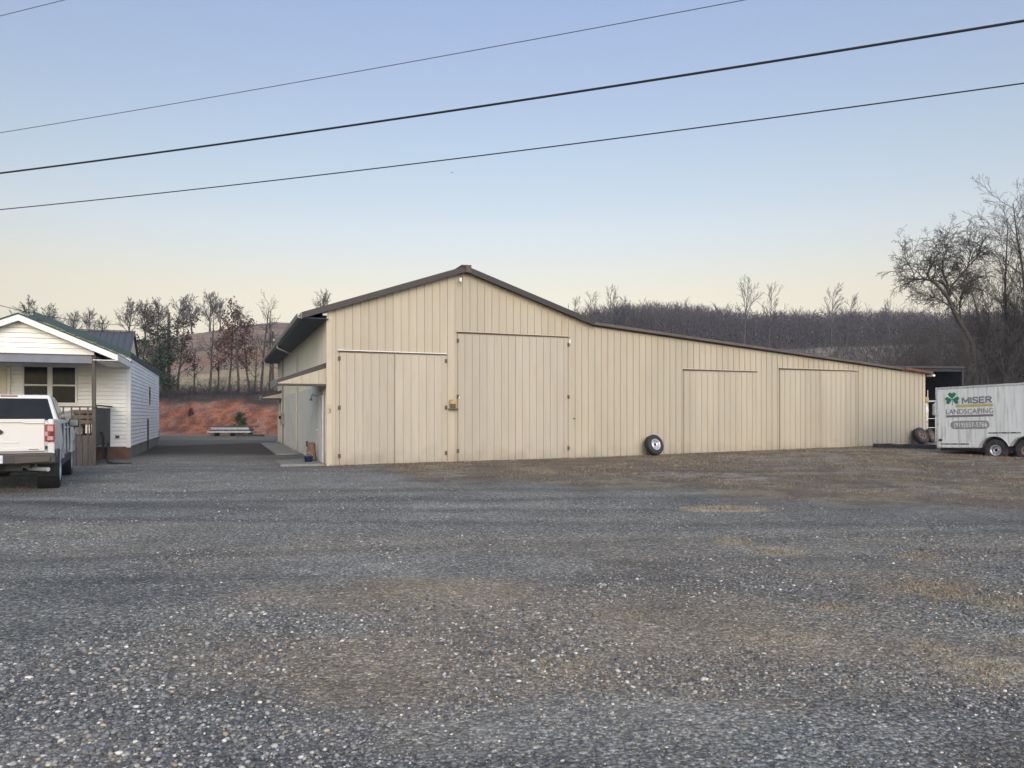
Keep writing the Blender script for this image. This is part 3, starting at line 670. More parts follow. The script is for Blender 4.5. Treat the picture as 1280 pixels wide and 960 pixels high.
# concrete pad
pad = MB(); pz = gz1 + .06
pad.hexa([Vector((-1.3, .15, pz - .3)), Vector((-.04, .15, pz - .3)), Vector((-.04, 2.4, pz - .3)), Vector((-1.3, 2.4, pz - .3)), Vector((-1.3, .15, pz)), Vector((-.04, .15, pz)), Vector((-.04, 2.4, pz)), Vector((-1.3, 2.4, pz))])
po = pad.build('concrete_pad', M['concrete'], None, bevel=.02); po.location = B0; po.rotation_euler = (0, 0, TH); tag(po, 'pale concrete pad on the ground outside the side door of the barn', 'concrete pad')
p2 = MB().box(-1.0, -.1, 6.5, 18, -.12, .035).build('concrete_apron', M['concrete'], None, bevel=.02); c_ = bw(0, 0, gz(*bw(-1, 12)[:2])); p2.location = c_; p2.rotation_euler = (0, 0, TH)
tag(p2, 'long grey concrete strip running along the far part of the barn side wall', 'concrete strip')
# blue tub and brown sack by the door
q = bw(-.42, 1.2, pz)
t = empty('blue_tub', q, TH, 'small blue plastic tub on the pad beside the side door', 'tub'); t.scale = (.72,) * 3
m = MB(); m.lathe([(0, .01), (.15, .01), (.19, .22), (.205, .22), (.205, .24), (.18, .24), (.145, .03), (0, .03)], 20, axis='z'); m.build('tub_body', M['blue'], t, smooth=True)
MB().tube([(-.19, 0, .22), (-.15, 0, .34), (0, 0, .40), (.15, 0, .34), (.19, 0, .22)], .008, 6).build('handle', M['galv'], t)
q = bw(-.26, 1.85, pz)
m = MB()
for k in range(9):
    h = k * .07; r_ = .15 * (1 - .35 * (k / 8) ** 2) * (1 + .08 * math.sin(k * 2.1))
    ring = [(r_ * math.cos(a) * (1 + .12 * math.sin(3 * a + k)), r_ * .8 * math.sin(a), h) for a in np.linspace(0, 2 * math.pi, 13)[:-1]]
    m.v += ring
    if k: m.f += [((k - 1) * 12 + i, (k - 1) * 12 + (i + 1) % 12, k * 12 + (i + 1) % 12, k * 12 + i) for i in range(12)]
m.f += [tuple(range(12))[::-1], tuple(range(96, 108))]
sk = m.build('brown_sack', M['cardboard'], None, smooth=True); sk.location = q; tag(sk, 'upright brown paper sack behind the blue tub at the side door', 'sack')

# ------------------------------------------------------------------ tyres
def wheel_parts(parent, r=.36, wd=.24, rimr=.20, tm=M['rubber'], rm=M['chrome'], spokes=0, holes=8, flip=1):
    """axis along local x, outer face at +x*flip"""
    h = wd / 2
    prof = [(rimr, -h * .85), (rimr + .02, -h * .95), (r - .07, -h), (r - .03, -h * .93), (r - .008, -h * .78)]
    for q in (-.55, -.2, .2, .55):
        prof += [(r, h * (q - .14)), (r, h * (q + .08)), (r - .012, h * (q + .09)), (r - .012, h * (q + .13))]
    prof += [(r - .008, h * .78), (r - .03, h * .93), (r - .07, h), (rimr + .02, h * .95), (rimr, h * .85), (rimr - .01, h * .5), (rimr - .01, -h * .5), (rimr, -h * .85)]
    m = MB().lathe(prof, 44); ty = m.build('tyre', tm, parent, smooth=False)
    # tread blocks
    s = flip
    m = MB().lathe([(rimr + .012, s * h * .90), (rimr - .012, s * h * .95), (rimr - .022, s * h * .75), (rimr - .035, s * h * .25), (rimr * .72, s * h * .22), (rimr * .55, s * h * .55), (rimr * .40, s * h * .6), (rimr * .33, s * h * .42), (.0, s * h * .42)], 40)
    nf = len(m.f); hm = m
    for k in range(holes):
        a = 2 * math.pi * k / holes; cy, cz = rimr * .70 * math.cos(a), rimr * .70 * math.sin(a)
        hm.lathe([(0, s * h * .385 + s * .004), (rimr * .085, s * h * .385 + s * .004)], 10, (0, cy, cz))
    hm.lathe([(0, s * h * .62), (rimr * .25, s * h * .62)], 14)
    rim = m.build('rim', rm, ty, smooth=True); rim.data.materials.append(M['dark'])
    for p_ in list(rim.data.polygons)[nf:]: p_.material_index = 1
    return ty
def leaning_tyre(px, py, v, nrm, r, label, rm, tm, holes=8, wd=.23, rimr=None, off=None):
    n = Vector(nrm).normalized(); u = bu(px, v)
    pos = bw(u, v); g0 = gz(pos.x, pos.y)
    up = (Vector((0, 0, 1)) - n * n.z).normalized(); side_ = up.cross(n)
    low = (r * abs(up.z) + wd / 2 * abs(n.z))
    t = empty('loose_tyre', (pos.x, pos.y, g0 + low - .015), 0, label, 'tyre')
    t.rotation_mode = 'QUATERNION'
    mt = Matrix((n, side_, up)).transposed()   # columns
    t.rotation_quaternion = mt.to_quaternion()
    wheel_parts(t, r, wd, rimr or r * .52, tm, rm, holes=holes)
    return t
leaning_tyre(817.5, 557, -.30, (.48, -.78, .30), .345, 'black tyre with a silver rim leaning on the barn left of the third door', M['chrome'], M['rubber'])
leaning_tyre(1150.5, 545, -.30, (.35, -.85, .42), .33, 'worn dark tyre with rusty rim leaning at the right end of the barn', M['rustrim'], M['oldrubber'], holes=6)
leaning_tyre(1163, 547, .45, (.62, -.75, .25), .29, 'thin old tyre standing behind the worn tyre at the barn corner', M['rustrim'], M['oldrubber'], holes=6, wd=.17)
# dark timber on the ground
a_, b2_ = P(1093, 557, 28.4), P(1169, 561, 26.6)
a_.z = gz(a_.x, a_.y); b2_.z = gz(b2_.x, b2_.y)
m = MB(); n = 9; rng = random.Random(4); vs = []
dv = (b2_ - a_); L_ = dv.length; dv.normalize(); nx = Vector((-dv.y, dv.x, 0))
for k in range(n):
    c = a_ + dv * L_ * k / (n - 1); hh = .17 + rng.uniform(-.015, .015); ww = .11 + rng.uniform(-.01, .01); o_ = nx * rng.uniform(-.02, .02)
    c.z = gz(c.x, c.y) - .02
    for (s1, z1) in ((-1, 0), (1, 0), (1.0, .8), (.8, 1), (-.8, 1), (-1., .8)): m.v.append(tuple(c + o_ + nx * s1 * ww + Vector((0, 0, z1 * hh))))
for k in range(n - 1):
    for i in range(6): m.f.append((k * 6 + i, k * 6 + (i + 1) % 6, (k + 1) * 6 + (i + 1) % 6, (k + 1) * 6 + i))
m.f += [tuple(range(6)), tuple(range((n - 1) * 6, n * 6))]
tag(m.build('timber_beam', M['timber'], None), 'long dark timber beam lying on the ground by the right barn corner', 'timber beam')

# ------------------------------------------------------------------ house
A0 = Vector(((162 - 640) / F * 25, 25, 0))
def hw(u, v, z=0): return Vector((A0.x + CU * u - SU * v, A0.y + SU * u + CU * v, z))
def hu(px, v=0.):
    xp = (px - 640) / F; x0, y0 = A0.x - SU * v, A0.y + CU * v
    return (xp * y0 - x0) / (CU - SU * xp)
def hz(px, py, v=0.): u = hu(px, v); return CH + (HY - py) / F * (A0.y + CU * v + SU * u)
house = empty('white_house', A0, TH, 'small white sided house with green metal roof and gabled front porch at left', 'house')
HW, HD = 5.1, 12.4
ZS0, ZSE = .46, hz(162, 446)
sl = .43; UR = -HW / 2
def siding(u0, u1, z0, z1, v, course=.128, top=None, axis='u', proud=.026, face=-1):
    m = MB(); z = z0
    while z < z1 - 1e-3:
        zn = min(z + course, z1)
        def ex(zz):
            a, b_ = u0, u1
            if top: a, b_ = top(zz, a, b_)
            return a, b_
        a0_, b0_ = ex(z); a1_, b1_ = ex(zn)
        if b0_ - a0_ > .02:
            g_ = .018
            pts = [(a0_, v + face * proud, z + g_), (b0_, v + face * proud, z + g_), (b1_, v + face * (proud - .008), zn), (a1_, v + face * (proud - .008), zn), (a0_, v - face * .028, z + g_), (b0_, v - face * .028, z + g_), (a0_, v - face * .028, z), (b0_, v - face * .028, z), (a1_, v - face * .028, zn), (b1_, v - face * .028, zn)]
            fs = [(0, 1, 2, 3), (0, 1, 5, 4), (6, 7, 5, 4), (3, 2, 9, 8)]
            if axis == 'v': pts = [(p[1], p[0], p[2]) for p in pts]
            m.add(pts, fs)
        z = zn
    return m
def gable(zz, a, b_):
    d = (zz - ZSE) / sl
    return (a, b_) if d <= 0 else (a + d, b_ - d)
siding(-HW, 0, ZS0, ZSE + sl * HW / 2, 0, top=gable).build('front_wall', M['siding'], house)
q = siding(0, HD, ZS0, ZSE, 0, axis='v', face=1); q.build('side_wall', M['siding'], house)
m = MB(); m.add([(-HW, 0, ZS0), (-HW, HD, ZS0), (-HW, HD, ZSE), (-HW, 0, ZSE)], [(0, 1, 2, 3)]); m.add([(-HW, HD, ZS0), (0, HD, ZS0), (0, HD, ZSE), (-HW / 2, HD, ZSE + sl * HW / 2), (-HW, HD, ZSE)], [(0, 1, 2, 3, 4)]); m.build('rear_walls', M['siding'], house)
gA = gz(A0.x, A0.y)
MB().box(-1.2, -.02, .03, .06, gA - .1, ZS0 + .01).build('front_skirting', M['skirtred'], house)
MB().box(-.045, -.02, .06, HD - .02, gA - .1, ZS0 + .01).build('side_skirting', M['skirt'], house)
m = MB(); m.box(-.10, .034, -.034, -.027, ZS0 - .02, ZSE - .02); m.box(.027, .034, -.026, .10, ZS0 - .02, ZSE - .02); m.build('corner_trim', M['white'], house)
MB().box(.027, .034, HD - .1, HD, ZS0 - .02, ZSE).build('corner_trim', M['white'], house)
MB().box(-.04, .05, HD - .15, HD - .02, gA - .1, ZS0 + .35).build('corner_post', M['skirt'], house)
MB().tube([(.05, 6.2, gA), (.05, 6.2, 1.35)], .035, 8).build('vent_pipe', M['deck'], house)
MB().box(.027, .045, 6.7, 7.5, 1.85, 2.75).build('side_window_frame', M['white'], house, bevel=.004)
MB().box(.045, .049, 6.77, 7.43, 1.92, 2.68).build('side_window', M['glass'], house)
MB().box(hu(147) - .06, hu(147) + .06, -.06, -.027, hz(147, 546) - .04, hz(147, 546) + .04).build('outlet_box', M['hinge'], house, bevel=.008)
# green roof
gt = .17; ovr = .06
zr = ZSE + sl * HW / 2
m = MB(); m.prism([(-HW - ovr, ZSE - sl * ovr), (UR, zr), (ovr, ZSE - sl * ovr), (ovr, ZSE - sl * ovr + gt), (UR, zr + gt + .03), (-HW - ovr, ZSE - sl * ovr + gt)], -.25, HD + .2, 'y')
m.build('roof', M['green'], house)
# porch: gable in front
VP_ = -3.2; HP = 1.785; UPc = hu(26, VP_)           # porch centre
zpk = hz(26, 393, VP_); zpb = hz(120, 443, VP_); OVP = .62
UPr = hu(118, VP_)                                    # right post
HP = UPr - UPc; slp = .43
def pg(zz, a, b_):
    d = (zz - zpb - .30) / slp
    return (a, b_) if d <= 0 else (a + d, b_ - d)
zt_ = zpk - .16
sd_ = siding(UPc - HP, UPc + HP, zpb, zt_, VP_ + .02, course=.135, top=lambda zz, a, b_: (max(a, UPc - (zt_ - zz) / slp), min(b_, UPc + (zt_ - zz) / slp)))
sd_.build('porch_gable', M['siding'], house)
MB().box(UPc - HP, UPc + HP, VP_ - .03, VP_ - .008, zpb - .02, zpb + .12).build('porch_header', M['white'], house, bevel=.004)
MB().box(UPc - HP + .03, UPc + HP - .03, VP_ + .03, VP_ + .18, zpb - .26, zpb - .022).build('porch_shade_band', M['beam'], house)  # dark strip painted as the shaded underside of the porch
MB().box(UPc - HP - .0, UPc + HP + .0, VP_ + .19, -.03, zpb - .03, zpb - .0).build('porch_ceiling', M['beam'], house)
HR = HP + OVP; ze = zpk - slp * HR
fw = .20
m = MB(); m.prism([(UPc - HR, ze - fw), (UPc, zpk - fw), (UPc + HR, ze - fw), (UPc + HR, ze), (UPc, zpk), (UPc - HR, ze)], VP_ - .30, VP_ - .27, 'y'); m.build('porch_rake_board', M['white'], house)
m = MB(); m.prism([(UPc - HR, ze - .03), (UPc, zpk - .03), (UPc + HR, ze - .03), (UPc + HR, ze + .012), (UPc, zpk + .02), (UPc - HR, ze + .012)], VP_ - .31, .4, 'y'); m.build('porch_roof', M['green'], house)
for s in (-1, 1):
    e = UPc + s * HR; i_ = UPc + s * HP
    MB().hexa([Vector(p) for p in ((min(e, i_), VP_ - .27, ze - fw + .0), (max(e, i_), VP_ - .27, ze - fw + .0), (max(e, i_), -.03, ze - fw), (min(e, i_), -.03, ze - fw), (min(e, i_), VP_ - .27, ze - fw + .02), (max(e, i_), VP_ - .27, ze - fw + .02), (max(e, i_), -.03, ze - fw + .02), (min(e, i_), -.03, ze - fw + .02))]).build('porch_soffit', M['white'], house)
    MB().box(e - .012, e + .012, VP_ - .27, -.25, ze - fw, ze - .02).build('porch_eave_board', M['white'], house)
# deck
DF = .92; gD = gz(*hw(UPr, VP_)[:2])
dl = UPc - HP - .3
m = MB(); m.box(dl, UPr + .02, VP_ + .03, -.05, DF - .05, DF); m.build('deck_floor', M['deck'], house)
# vertical skirt boards
m = MB(); x = dl; rng = random.Random(2)
while x < UPr - .02:
    m.box(x, min(x + .135, UPr), VP_ - .01 - rng.uniform(0, .006), VP_ + .02, gD - .05, DF - .03 - rng.uniform(0, .01)); x += .145
m.build('deck_skirt', M['deck'], house)
m = MB(); y = VP_ + .03
while y < -.15:
    m.box(UPr - .0, UPr + .028 + rng.uniform(0, .006), y, y + .135, DF - .30 + rng.uniform(-.02, .02), 1.72); y += .142
m.build('deck_side_boards', M['deck'], house)
def post(u_, v_, z1, s=.09): return MB().box(u_ - s / 2, u_ + s / 2, v_ - s / 2, v_ + s / 2, gD - .1, z1).build('porch_post', M['deck'], house, bevel=.006)
post(UPr - .02, VP_ + .06, zpb - .02, .10); post(UPr - .02, -.10, DF, .09); post(UPc - HP, VP_ + .06, zpb - .02, .10)
MB().box(dl, UPr + .06, VP_ - .04, VP_ + .11, 1.72, 1.76).build('hand_rail', M['deck'], house, bevel=.005)
MB().box(UPr - .06, UPr + .09, VP_ + .11, -.05, 1.765, 1.80).build('hand_rail', M['deck'], house, bevel=.005)
x = UPr - .16
k = 0
while x > dl + .1 and k < 22:
    MB().box(x - .02, x + .02, VP_ - .032, VP_ + .0 - .012, DF - .17, 1.72).build('baluster', M['deck'], house, bevel=.004); x -= .205; k += 1
# front windows & door on the porch
wl, wr, zt2, zb2 = hu(28), hu(97), hz(60, 457), hz(60, 506)
fr = MB()
fr.box(wl, wr, -.07, -.027, zb2, zb2 + .07); fr.box(wl, wr, -.07, -.027, zt2 - .05, zt2)
mid = (wl + wr) / 2
for x0, x1 in ((wl, wl + .06), (wr - .06, wr), (mid - .07, mid + .07)): fr.box(x0, x1, -.068, -.027, zb2 + .07, zt2 - .05)
zm = (zb2 + zt2) / 2
fr.box(wl + .06, mid - .07, -.062, -.027, zm - .025, zm + .025); fr.box(mid + .07, wr - .06, -.062, -.027, zm - .025, zm + .025)
fr = fr.build('front_window', M['white'], house, bevel=.003)
for x0, x1 in ((wl + .06, mid - .07), (mid + .07, wr - .06)):
    for z0, z1 in ((zb2 + .07, zm - .025), (zm + .025, zt2 - .05)):
        MB().box(x0, x1, -.045, -.028, z0, z1).build('pane', M['glass'], fr)
d0, d1 = hu(-6), hu(9)
dd = MB().box(d0 - .45, d1, -.06, -.027, DF + .02, hz(0, 462)).build('front_door', M['cream'], house, bevel=.005)
m = MB(); m.box(d1 + .01, d1 + .10, -.065, -.027, DF, hz(0, 459)); m.box(d0 - .55, d0 - .46, -.065, -.027, DF, hz(0, 459)); m.box(d0 - .46, d1 + .01, -.065, -.027, hz(0, 461.5), hz(0, 457)); m.build('door_frame', M['white'], dd, bevel=.003)
# patio chair with stacked cushions on the deck
q = hw(hu(103, VP_ + .75), VP_ + .75, DF)
ch = empty('patio_chair', q, TH + R(20), 'brown cushioned chair on the deck behind the porch railing', 'chair')
for k in range(3):
    c = MB().box(-.30 + .03 * k, .30 - .01 * k, -.28, .28, .30 + k * .15, .44 + k * .15).build('cushion', M['cushion'], ch, bevel=.05, seg=3)
for sx_ in (-.28, .28):
    for sy_ in (-.26, .26): MB().tube([(sx_, sy_, 0), (sx_ * .95, sy_ * .95, .31)], .02, 6).build('leg', M['black'], ch)
MB().box(-.32, .32, .24, .34, .30, .72).build('backrest', M['cushion'], ch, bevel=.05, seg=3)
q = hw(hu(90, VP_ + .9), VP_ + .9, DF)
gb = MB(); gb.box(-.32, .32, -.24, .24, .0, .70); gb = gb.build('storage_box', M['greycloth'], None, bevel=.06, seg=3); gb.location = q; gb.rotation_euler = (0, 0, TH); tag(gb, 'grey patterned box on the deck left of the brown chair', 'box')
# hoses hanging from the deck side
hs = empty('black_hoses', hw(UPr + .1, VP_ + .5, gD), TH, 'bundle of black hoses hanging from the deck side down to the gravel', 'hose')
for k, (y0, zt3, ex_) in enumerate(((0., .92, .45), (.12, .9, .62), (.25, .92, .8), (.38, .9, .5))):
    pts = [(-.04, y0, zt3), (.0, y0, zt3 + .03), (.03, y0 + .0, zt3 - .1), (.035, y0 + .02, .45), (.06, y0 + .03, .18), (.16, y0 + .04, .05), (.3, y0 - .04, .02), (ex_, y0 - .1, .02)]
    MB().tube(pts, .016, 6).build('hose', M['cable'], hs)
# building behind the house
G0 = P(166, 415, 41); 
zr_ = G0.z
gb_ = empty('grey_roofed_building', (G0.x, G0.y, gz(G0.x, G0.y)), TH, 'building with grey ribbed metal roof and cream gable behind the white house', 'building')
zr_ -= gb_.location.z; hd_ = 3.0; he = zr_ - 1.75
m = MB(); m.add([(0, -hd_, -.2), (0, hd_, -.2), (0, hd_, he), (0, 0, zr_ - .05), (0, -hd_, he)], [(0, 1, 2, 3, 4)]); m.add([(-9, -hd_, -.2), (0, -hd_, -.2), (0, -hd_, he), (-9, -hd_, he)], [(0, 1, 2, 3)]); m.add([(-9, hd_, -.2), (0, hd_, -.2), (0, hd_, he), (-9, hd_, he)], [(0, 1, 2, 3)]); m.add([(-9, -hd_, -.2), (-9, hd_, -.2), (-9, hd_, he), (-9, 0, zr_ - .05), (-9, -hd_, he)], [(0, 1, 2, 3, 4)])
m.build('wall', M['creamwall'], gb_)
m = MB()
pr = profile(-9.1, .12, .30, .03)
slr = 1.75 / hd_
for s in (-1, 1):
    vs = []; fs = []
    for (u_, d_) in pr:
        vs += [(u_, 0, zr_ + d_), (u_, s * (hd_ + .25), zr_ - slr * (hd_ + .25) + d_)]
    for i in range(len(pr) - 1): fs.append((2 * i, 2 * i + 1, 2 * i + 3, 2 * i + 2))
    m.add(vs, fs)
m.build('roof', M['greyroof'], gb_)
MB().box(-9.12, .14, -.08, .08, zr_ + .02, zr_ + .06).build('ridge_cap', M['greyroof'], gb_)

# ------------------------------------------------------------------ pickup truck
T0 = Vector((-9.2, 15.5, 0)); ta = math.atan2(1.78, 3.5)     # rear right tyre contact, heading left of +Y
tg = gz(-9.5, 16.5)
# local frame: x right, y forward, origin under centre of tailgate
rx_ = Vector((math.cos(ta), math.sin(ta), 0)); fy_ = Vector((-math.sin(ta), math.cos(ta), 0))
org = T0 - rx_ * .98 - fy_ * 1.20; 
truck = empty('pickup_truck', (org.x, org.y, tg - .01), ta, 'white four-door pickup truck parked nose towards the porch, seen from behind', 'pickup truck')
AX1, AX2, WR = 1.20, 4.90, .395
def arch(c, r=.47, n=10, z0=.60):
    a0 = math.asin((z0 - WR) / r)
    return [(c + r * math.cos(t), WR + r * math.sin(t)) for t in np.linspace(math.pi - a0, a0, n)]
sidep = [(.03, .60)] + arch(AX1) + arch(AX2) + [(5.82, .60), (5.90, .95), (5.84, 1.10), (5.6, 1.20), (4.35, 1.30), (4.1, 1.36), (1.75, 1.385), (.05, 1.40), (.0, 1.36)]
body = MB()
for s in (-1, 1):
    x0, x1 = (s * .86, s * .985)
    # side skin with a slightly crowned section
    n = len(sidep)
    def xx(z, xo): 
        return s * (xo - .05 * max(0, (z - 1.05)) / .35 - .03 * max(0, (.85 - z)) / .3)
    vs = [(s * .84, p[0], p[1]) for p in sidep] + [(xx(p[1], .985), p[0], p[1]) for p in sidep]
    body.add(vs, [tuple(range(n)), tuple(range(n, 2 * n))] + [(i, (i + 1) % n, n + (i + 1) % n, n + i) for i in range(n)])
body.box(-.84, .84, .06, 1.78, .72, .80)      # bed floor
body.box(-.84, .84, 1.78, 4.2, .45, 1.34)     # cab lower
body.hexa([Vector(p) for p in ((-.84, 4.2, .6), (.84, 4.2, .6), (.80, 5.84, .6), (-.80, 5.84, .6), (-.84, 4.2, 1.33), (.84, 4.2, 1.33), (.78, 5.75, 1.16), (-.78, 5.75, 1.16))])
bo = body.build('body', M['carwhite'], truck, bevel=.02)
# flared wheel arch lips
for s in (-1, 1):
    for c in (AX1, AX2):
        fl = MB(); o_ = arch(c, .52, 14, .58); i_ = arch(c, .46, 14, .58); n = 14
        vs = [(s * .97, p[0], p[1]) for p in i_] + [(s * 1.015, p[0], p[1]) for p in i_] + [(s * .965, p[0], p[1]) for p in o_]
        fs = []
        for k in range(n - 1): fs += [(k, k + 1, n + k + 1, n + k), (n + k, n + k + 1, 2 * n + k + 1, 2 * n + k)]
        fl.add(vs, fs).build('wheel_arch_lip', M['carwhite'], truck, smooth=True)
        MB().lathe([(.46, s * .60), (.46, s * .965)], 24, (0, c, WR)).build('wheel_well', M['black'], truck)
# dark lower cladding
for s in (-1, 1):
    MB().box(s * .93 - .04, s * .93 + .045, AX1 + .55, AX2 - .52, .42, .62).build('rocker_panel', M['cardark'], truck, bevel=.02)
    m = MB(); m.prism([(.02, .56), (.62, .56), (.74, .80), (.02, .84)], s * .985, s * 1.0, 'x'); m.build('rear_quarter_cladding', M['cardark'], truck)
# cab
def cabpt(x, y, z): return Vector((x, y, z))
cabm = MB()
zb_, zt4 = 1.34, 1.90
cabm.hexa([Vector(p) for p in ((-.90, 1.80, zb_), (.90, 1.80, zb_), (.90, 4.30, zb_), (-.90, 4.30, zb_), (-.73, 2.02, zt4), (.73, 2.02, zt4), (.70, 3.45, zt4), (-.70, 3.45, zt4))])
cab = cabm.build('cab', M['carwhite'], truck, bevel=.05, seg=4)
def onface(p0, p1, p2, p3, off, name, mtl, par):
    n = (p1 - p0).cross(p3 - p0).normalized() * off
    m = MB(); m.hexa([p0 - n * .5, p1 - n * .5, p2 - n * .5, p3 - n * .5, p0 + n, p1 + n, p2 + n, p3 + n]); return m.build(name, mtl, par, bevel=.004)
def lerp(a, b_, t): return a + (b_ - a) * t
c0, c1, c2, c3 = Vector((-.90, 1.80, zb_)), Vector((.90, 1.80, zb_)), Vector((.73, 2.02, zt4)), Vector((-.73, 2.02, zt4))
def quad_in(a, b_, c, d, s0, s1, t0, t1):
    f = lambda s, t: lerp(lerp(a, b_, s), lerp(d, c, s), t)
    return f(s0, t0), f(s1, t0), f(s1, t1), f(s0, t1)
onface(*quad_in(c0, c1, c2, c3, .045, .955, .05, .86), .008, 'rear_window', M['carglass'], truck)
m = MB(); m.box(-.15, .15, 1.99, 2.035, 1.855, 1.885); m.build('brake_light', M['lampred'], truck, bevel=.006)
for s in (-1, 1):
    a, b_, c, d = Vector((s * .90, 1.80, zb_)), Vector((s * .90, 4.30, zb_)), Vector((s * .70, 3.45, zt4)), Vector((s * .73, 2.02, zt4))
    for (s0, s1) in ((.12, .46), (.49, .93)):
        q = quad_in(a, b_, c, d, s0, s1, .04, .84)
        if s < 0: q = (q[1], q[0], q[3], q[2])
        onface(*q, .008, 'side_window', M['carglass'], truck)
    # mirror
    hx = s * 1.07
    mr_ = MB().box(hx - .11, hx + .11, 3.86, 3.99, 1.20, 1.39).build('side_mirror', M['cardark'], truck, bevel=.04, seg=3)
    MB().box(hx - .085, hx + .085, 3.852, 3.859, 1.225, 1.365).build('mirror_glass', M['mirror'], mr_, bevel=.003)
    MB().tube([(s * .90, 3.92, 1.28), (hx - s * .1, 3.92, 1.28)], .03, 8).build('mirror_arm', M['cardark'], mr_)
    # tail lamps
    x0, x1 = sorted((s * .80, s * .955))
    tl = MB().box(x0, x1, -.025, .10, .97, 1.30).build('tail_light', M['lampred'], truck, bevel=.015, seg=3)
    xi = sorted((s * .84, s * .935))
    MB().box(xi[0], xi[1], -.031, -.02, 1.17, 1.27).build('lens', M['lamppink'], tl, bevel=.006)
    MB().box(xi[0] , xi[1], -.031, -.02, 1.00, 1.07).build('lens', M['lamppink'], tl, bevel=.006)
    MB().box(sorted((s * .88, s * .94))[0], sorted((s * .88, s * .94))[1], -.033, -.02, 1.08, 1.16).build('lens', M['lampdark'], tl, bevel=.004)
    MB().box(sorted((s * .80, s * .845))[0], sorted((s * .80, s * .845))[1], -.031, -.02, 1.08, 1.16).build('lens', M['lamppink'], tl, bevel=.004)
    # door handles and seams
    for yy in (2.75, 3.85):
        MB().box(sorted((s * .955, s * .99))[0], sorted((s * .955, s * .99))[1], yy - .12, yy + .05, 1.19, 1.215).build('door_handle', M['galv'], truck, bevel=.008)
    for yy in (1.85, 2.95, 4.05):
        MB().box(sorted((s * .90, s * .987))[0], sorted((s * .90, s * .987))[1], yy - .004, yy + .004, .64, 1.30).build('door_seam', M['cardark'], truck)
    hl = MB().box(sorted((s * .62, s * .93))[0], sorted((s * .62, s * .93))[1], 5.72, 5.88, .92, 1.10).build('headlight', M['glass'], truck, bevel=.03)
# windscreen
a, b_, c, d = Vector((.90, 4.30, zb_)), Vector((-.90, 4.30, zb_)), Vector((-.70, 3.45, zt4)), Vector((.70, 3.45, zt4))
onface(*quad_in(a, b_, c, d, .05, .95, .04, .92), .008, 'windscreen', M['carglass'], truck)
m = MB(); m.lathe([(0, .035), (.04, .03), (.06, 0)], 12, (.42, 2.5, zt4), 'z'); m.build('roof_aerial', M['black'], truck, smooth=True)
# tailgate
tgm = MB()
tgm.box(-.795, .795, .0, .07, .79, 1.36)
tail = tgm.build('tailgate', M['carwhite'], truck, bevel=.015)
m = MB(); m.prism([(-.795, 1.315), (-.795, 1.40), (.795, 1.40), (.795, 1.315), (.50, 1.315), (.42, 1.335), (-.42, 1.335), (-.50, 1.315)], -.03, .07, 'y'); m.build('tailgate_spoiler', M['carwhite'], tail, bevel=.008)
m = MB(); m.prism([(-.56, .80), (.56, .80), (.72, .835), (.79, .85), (.79, .80)], -.012, .0, 'y') ; 
MB().box(-.72, .72, -.012, .0, .80, .86).build('tailgate_step', M['carwhite'], tail, bevel=.006)
for (x0, x1) in ((-.40, -.10), (.06, .38)):
    m = MB(); m.box(x0, x1, -.008, .001, .945, .985); m.build('embossed_panel', M['carwhite'], tail, bevel=.004)
m = MB().lathe([(0, -.022), (.075, -.022), (.085, -.012), (.085, -.001)], 28, (0, 0, 0), 'y'); o = m.build('oval_badge', M['black'], tail, smooth=False); o.scale = (1.6, 1, .72); o.location = (0, 0, 1.16)
m = MB().lathe([(.085, -.001), (.087, -.016), (.096, -.014), (.098, -.001)], 28, (0, 0, 0), 'y'); o = m.build('badge_ring', M['galv'], tail); o.scale = (1.6, 1, .72); o.location = (0, 0, 1.16)
MB().lathe([(0, -.036), (.022, -.036), (.026, -.03)], 14, (.14, 0, 1.365), 'y').build('camera_lens', M['galv'], tail)
for k in range(6):
    MB().box(.545 + k * .026, .562 + k * .026, -.02, -.011, .822, .838).build('model_badge', M['lampred'] if k > 2 else M['black'], tail)
# rear bumper
m = MB(); m.prism([(-1.0, .56), (1.0, .56), (1.0, .70), (.93, .765), (-.93, .765), (-1.0, .70)], -.17, .02, 'y')
bp_ = m.build('rear_bumper', M['cardark'], truck, bevel=.03, seg=3)
for s in (-1, 1):
    x0, x1 = sorted((s * .33, s * .90)); m = MB(); m.prism([(x0, .575 if s > 0 else .60), (x1, .60 if s > 0 else .575), (x1, .70), (x0, .70)], -.188, -.165, 'y'); m.build('bumper_face', M['carbrown'], bp_, bevel=.008)
pl_ = MB().box(-.155, .155, -.185, -.172, .585, .735).build('licence_plate', M['plate'], truck, bevel=.004)
m = MB(); m.box(-.06, .06, -.16, .3, .44, .54); m.build('tow_hitch', M['black'], truck, bevel=.01)
m = MB(); m.tube([(.36, 1.0, .47), (.52, .3, .46), (.74, .05, .455), (.86, -.10, .455)], .04, 10); m.build('exhaust_pipe', M['galv'], truck)
m = MB(); m.box(-.62, .62, AX1 - .06, AX1 + .06, WR - .07, WR + .05); m.lathe([(0, -.14), (.12, -.1), (.14, 0), (.12, .1), (0, .14)], 14, (0, AX1, WR)); m.build('rear_axle', M['black'], truck)
m = MB(); m.box(-.55, -.42, .05, 5.4, .48, .60); m.box(.42, .55, .05, 5.4, .48, .60); m.box(-.42, .42, .25, .6, .42, .58); m.build('chassis', M['black'], truck)
for s in (-1, 1):
    for c in (AX1, AX2):
        we = bpy.data.objects.new('wheel', None); COL.objects.link(we); we.parent = truck; we.location = (s * .845, c, WR)
        # wheel hub empty is replaced by the tyre mesh being the part itself
        ty = wheel_parts(we, WR, .27, .24, M['rubber'], M['galv'], holes=6, flip=s)
        ty.parent = truck; ty.location = we.location; ty.name = 'wheel'; bpy.data.objects.remove(we)

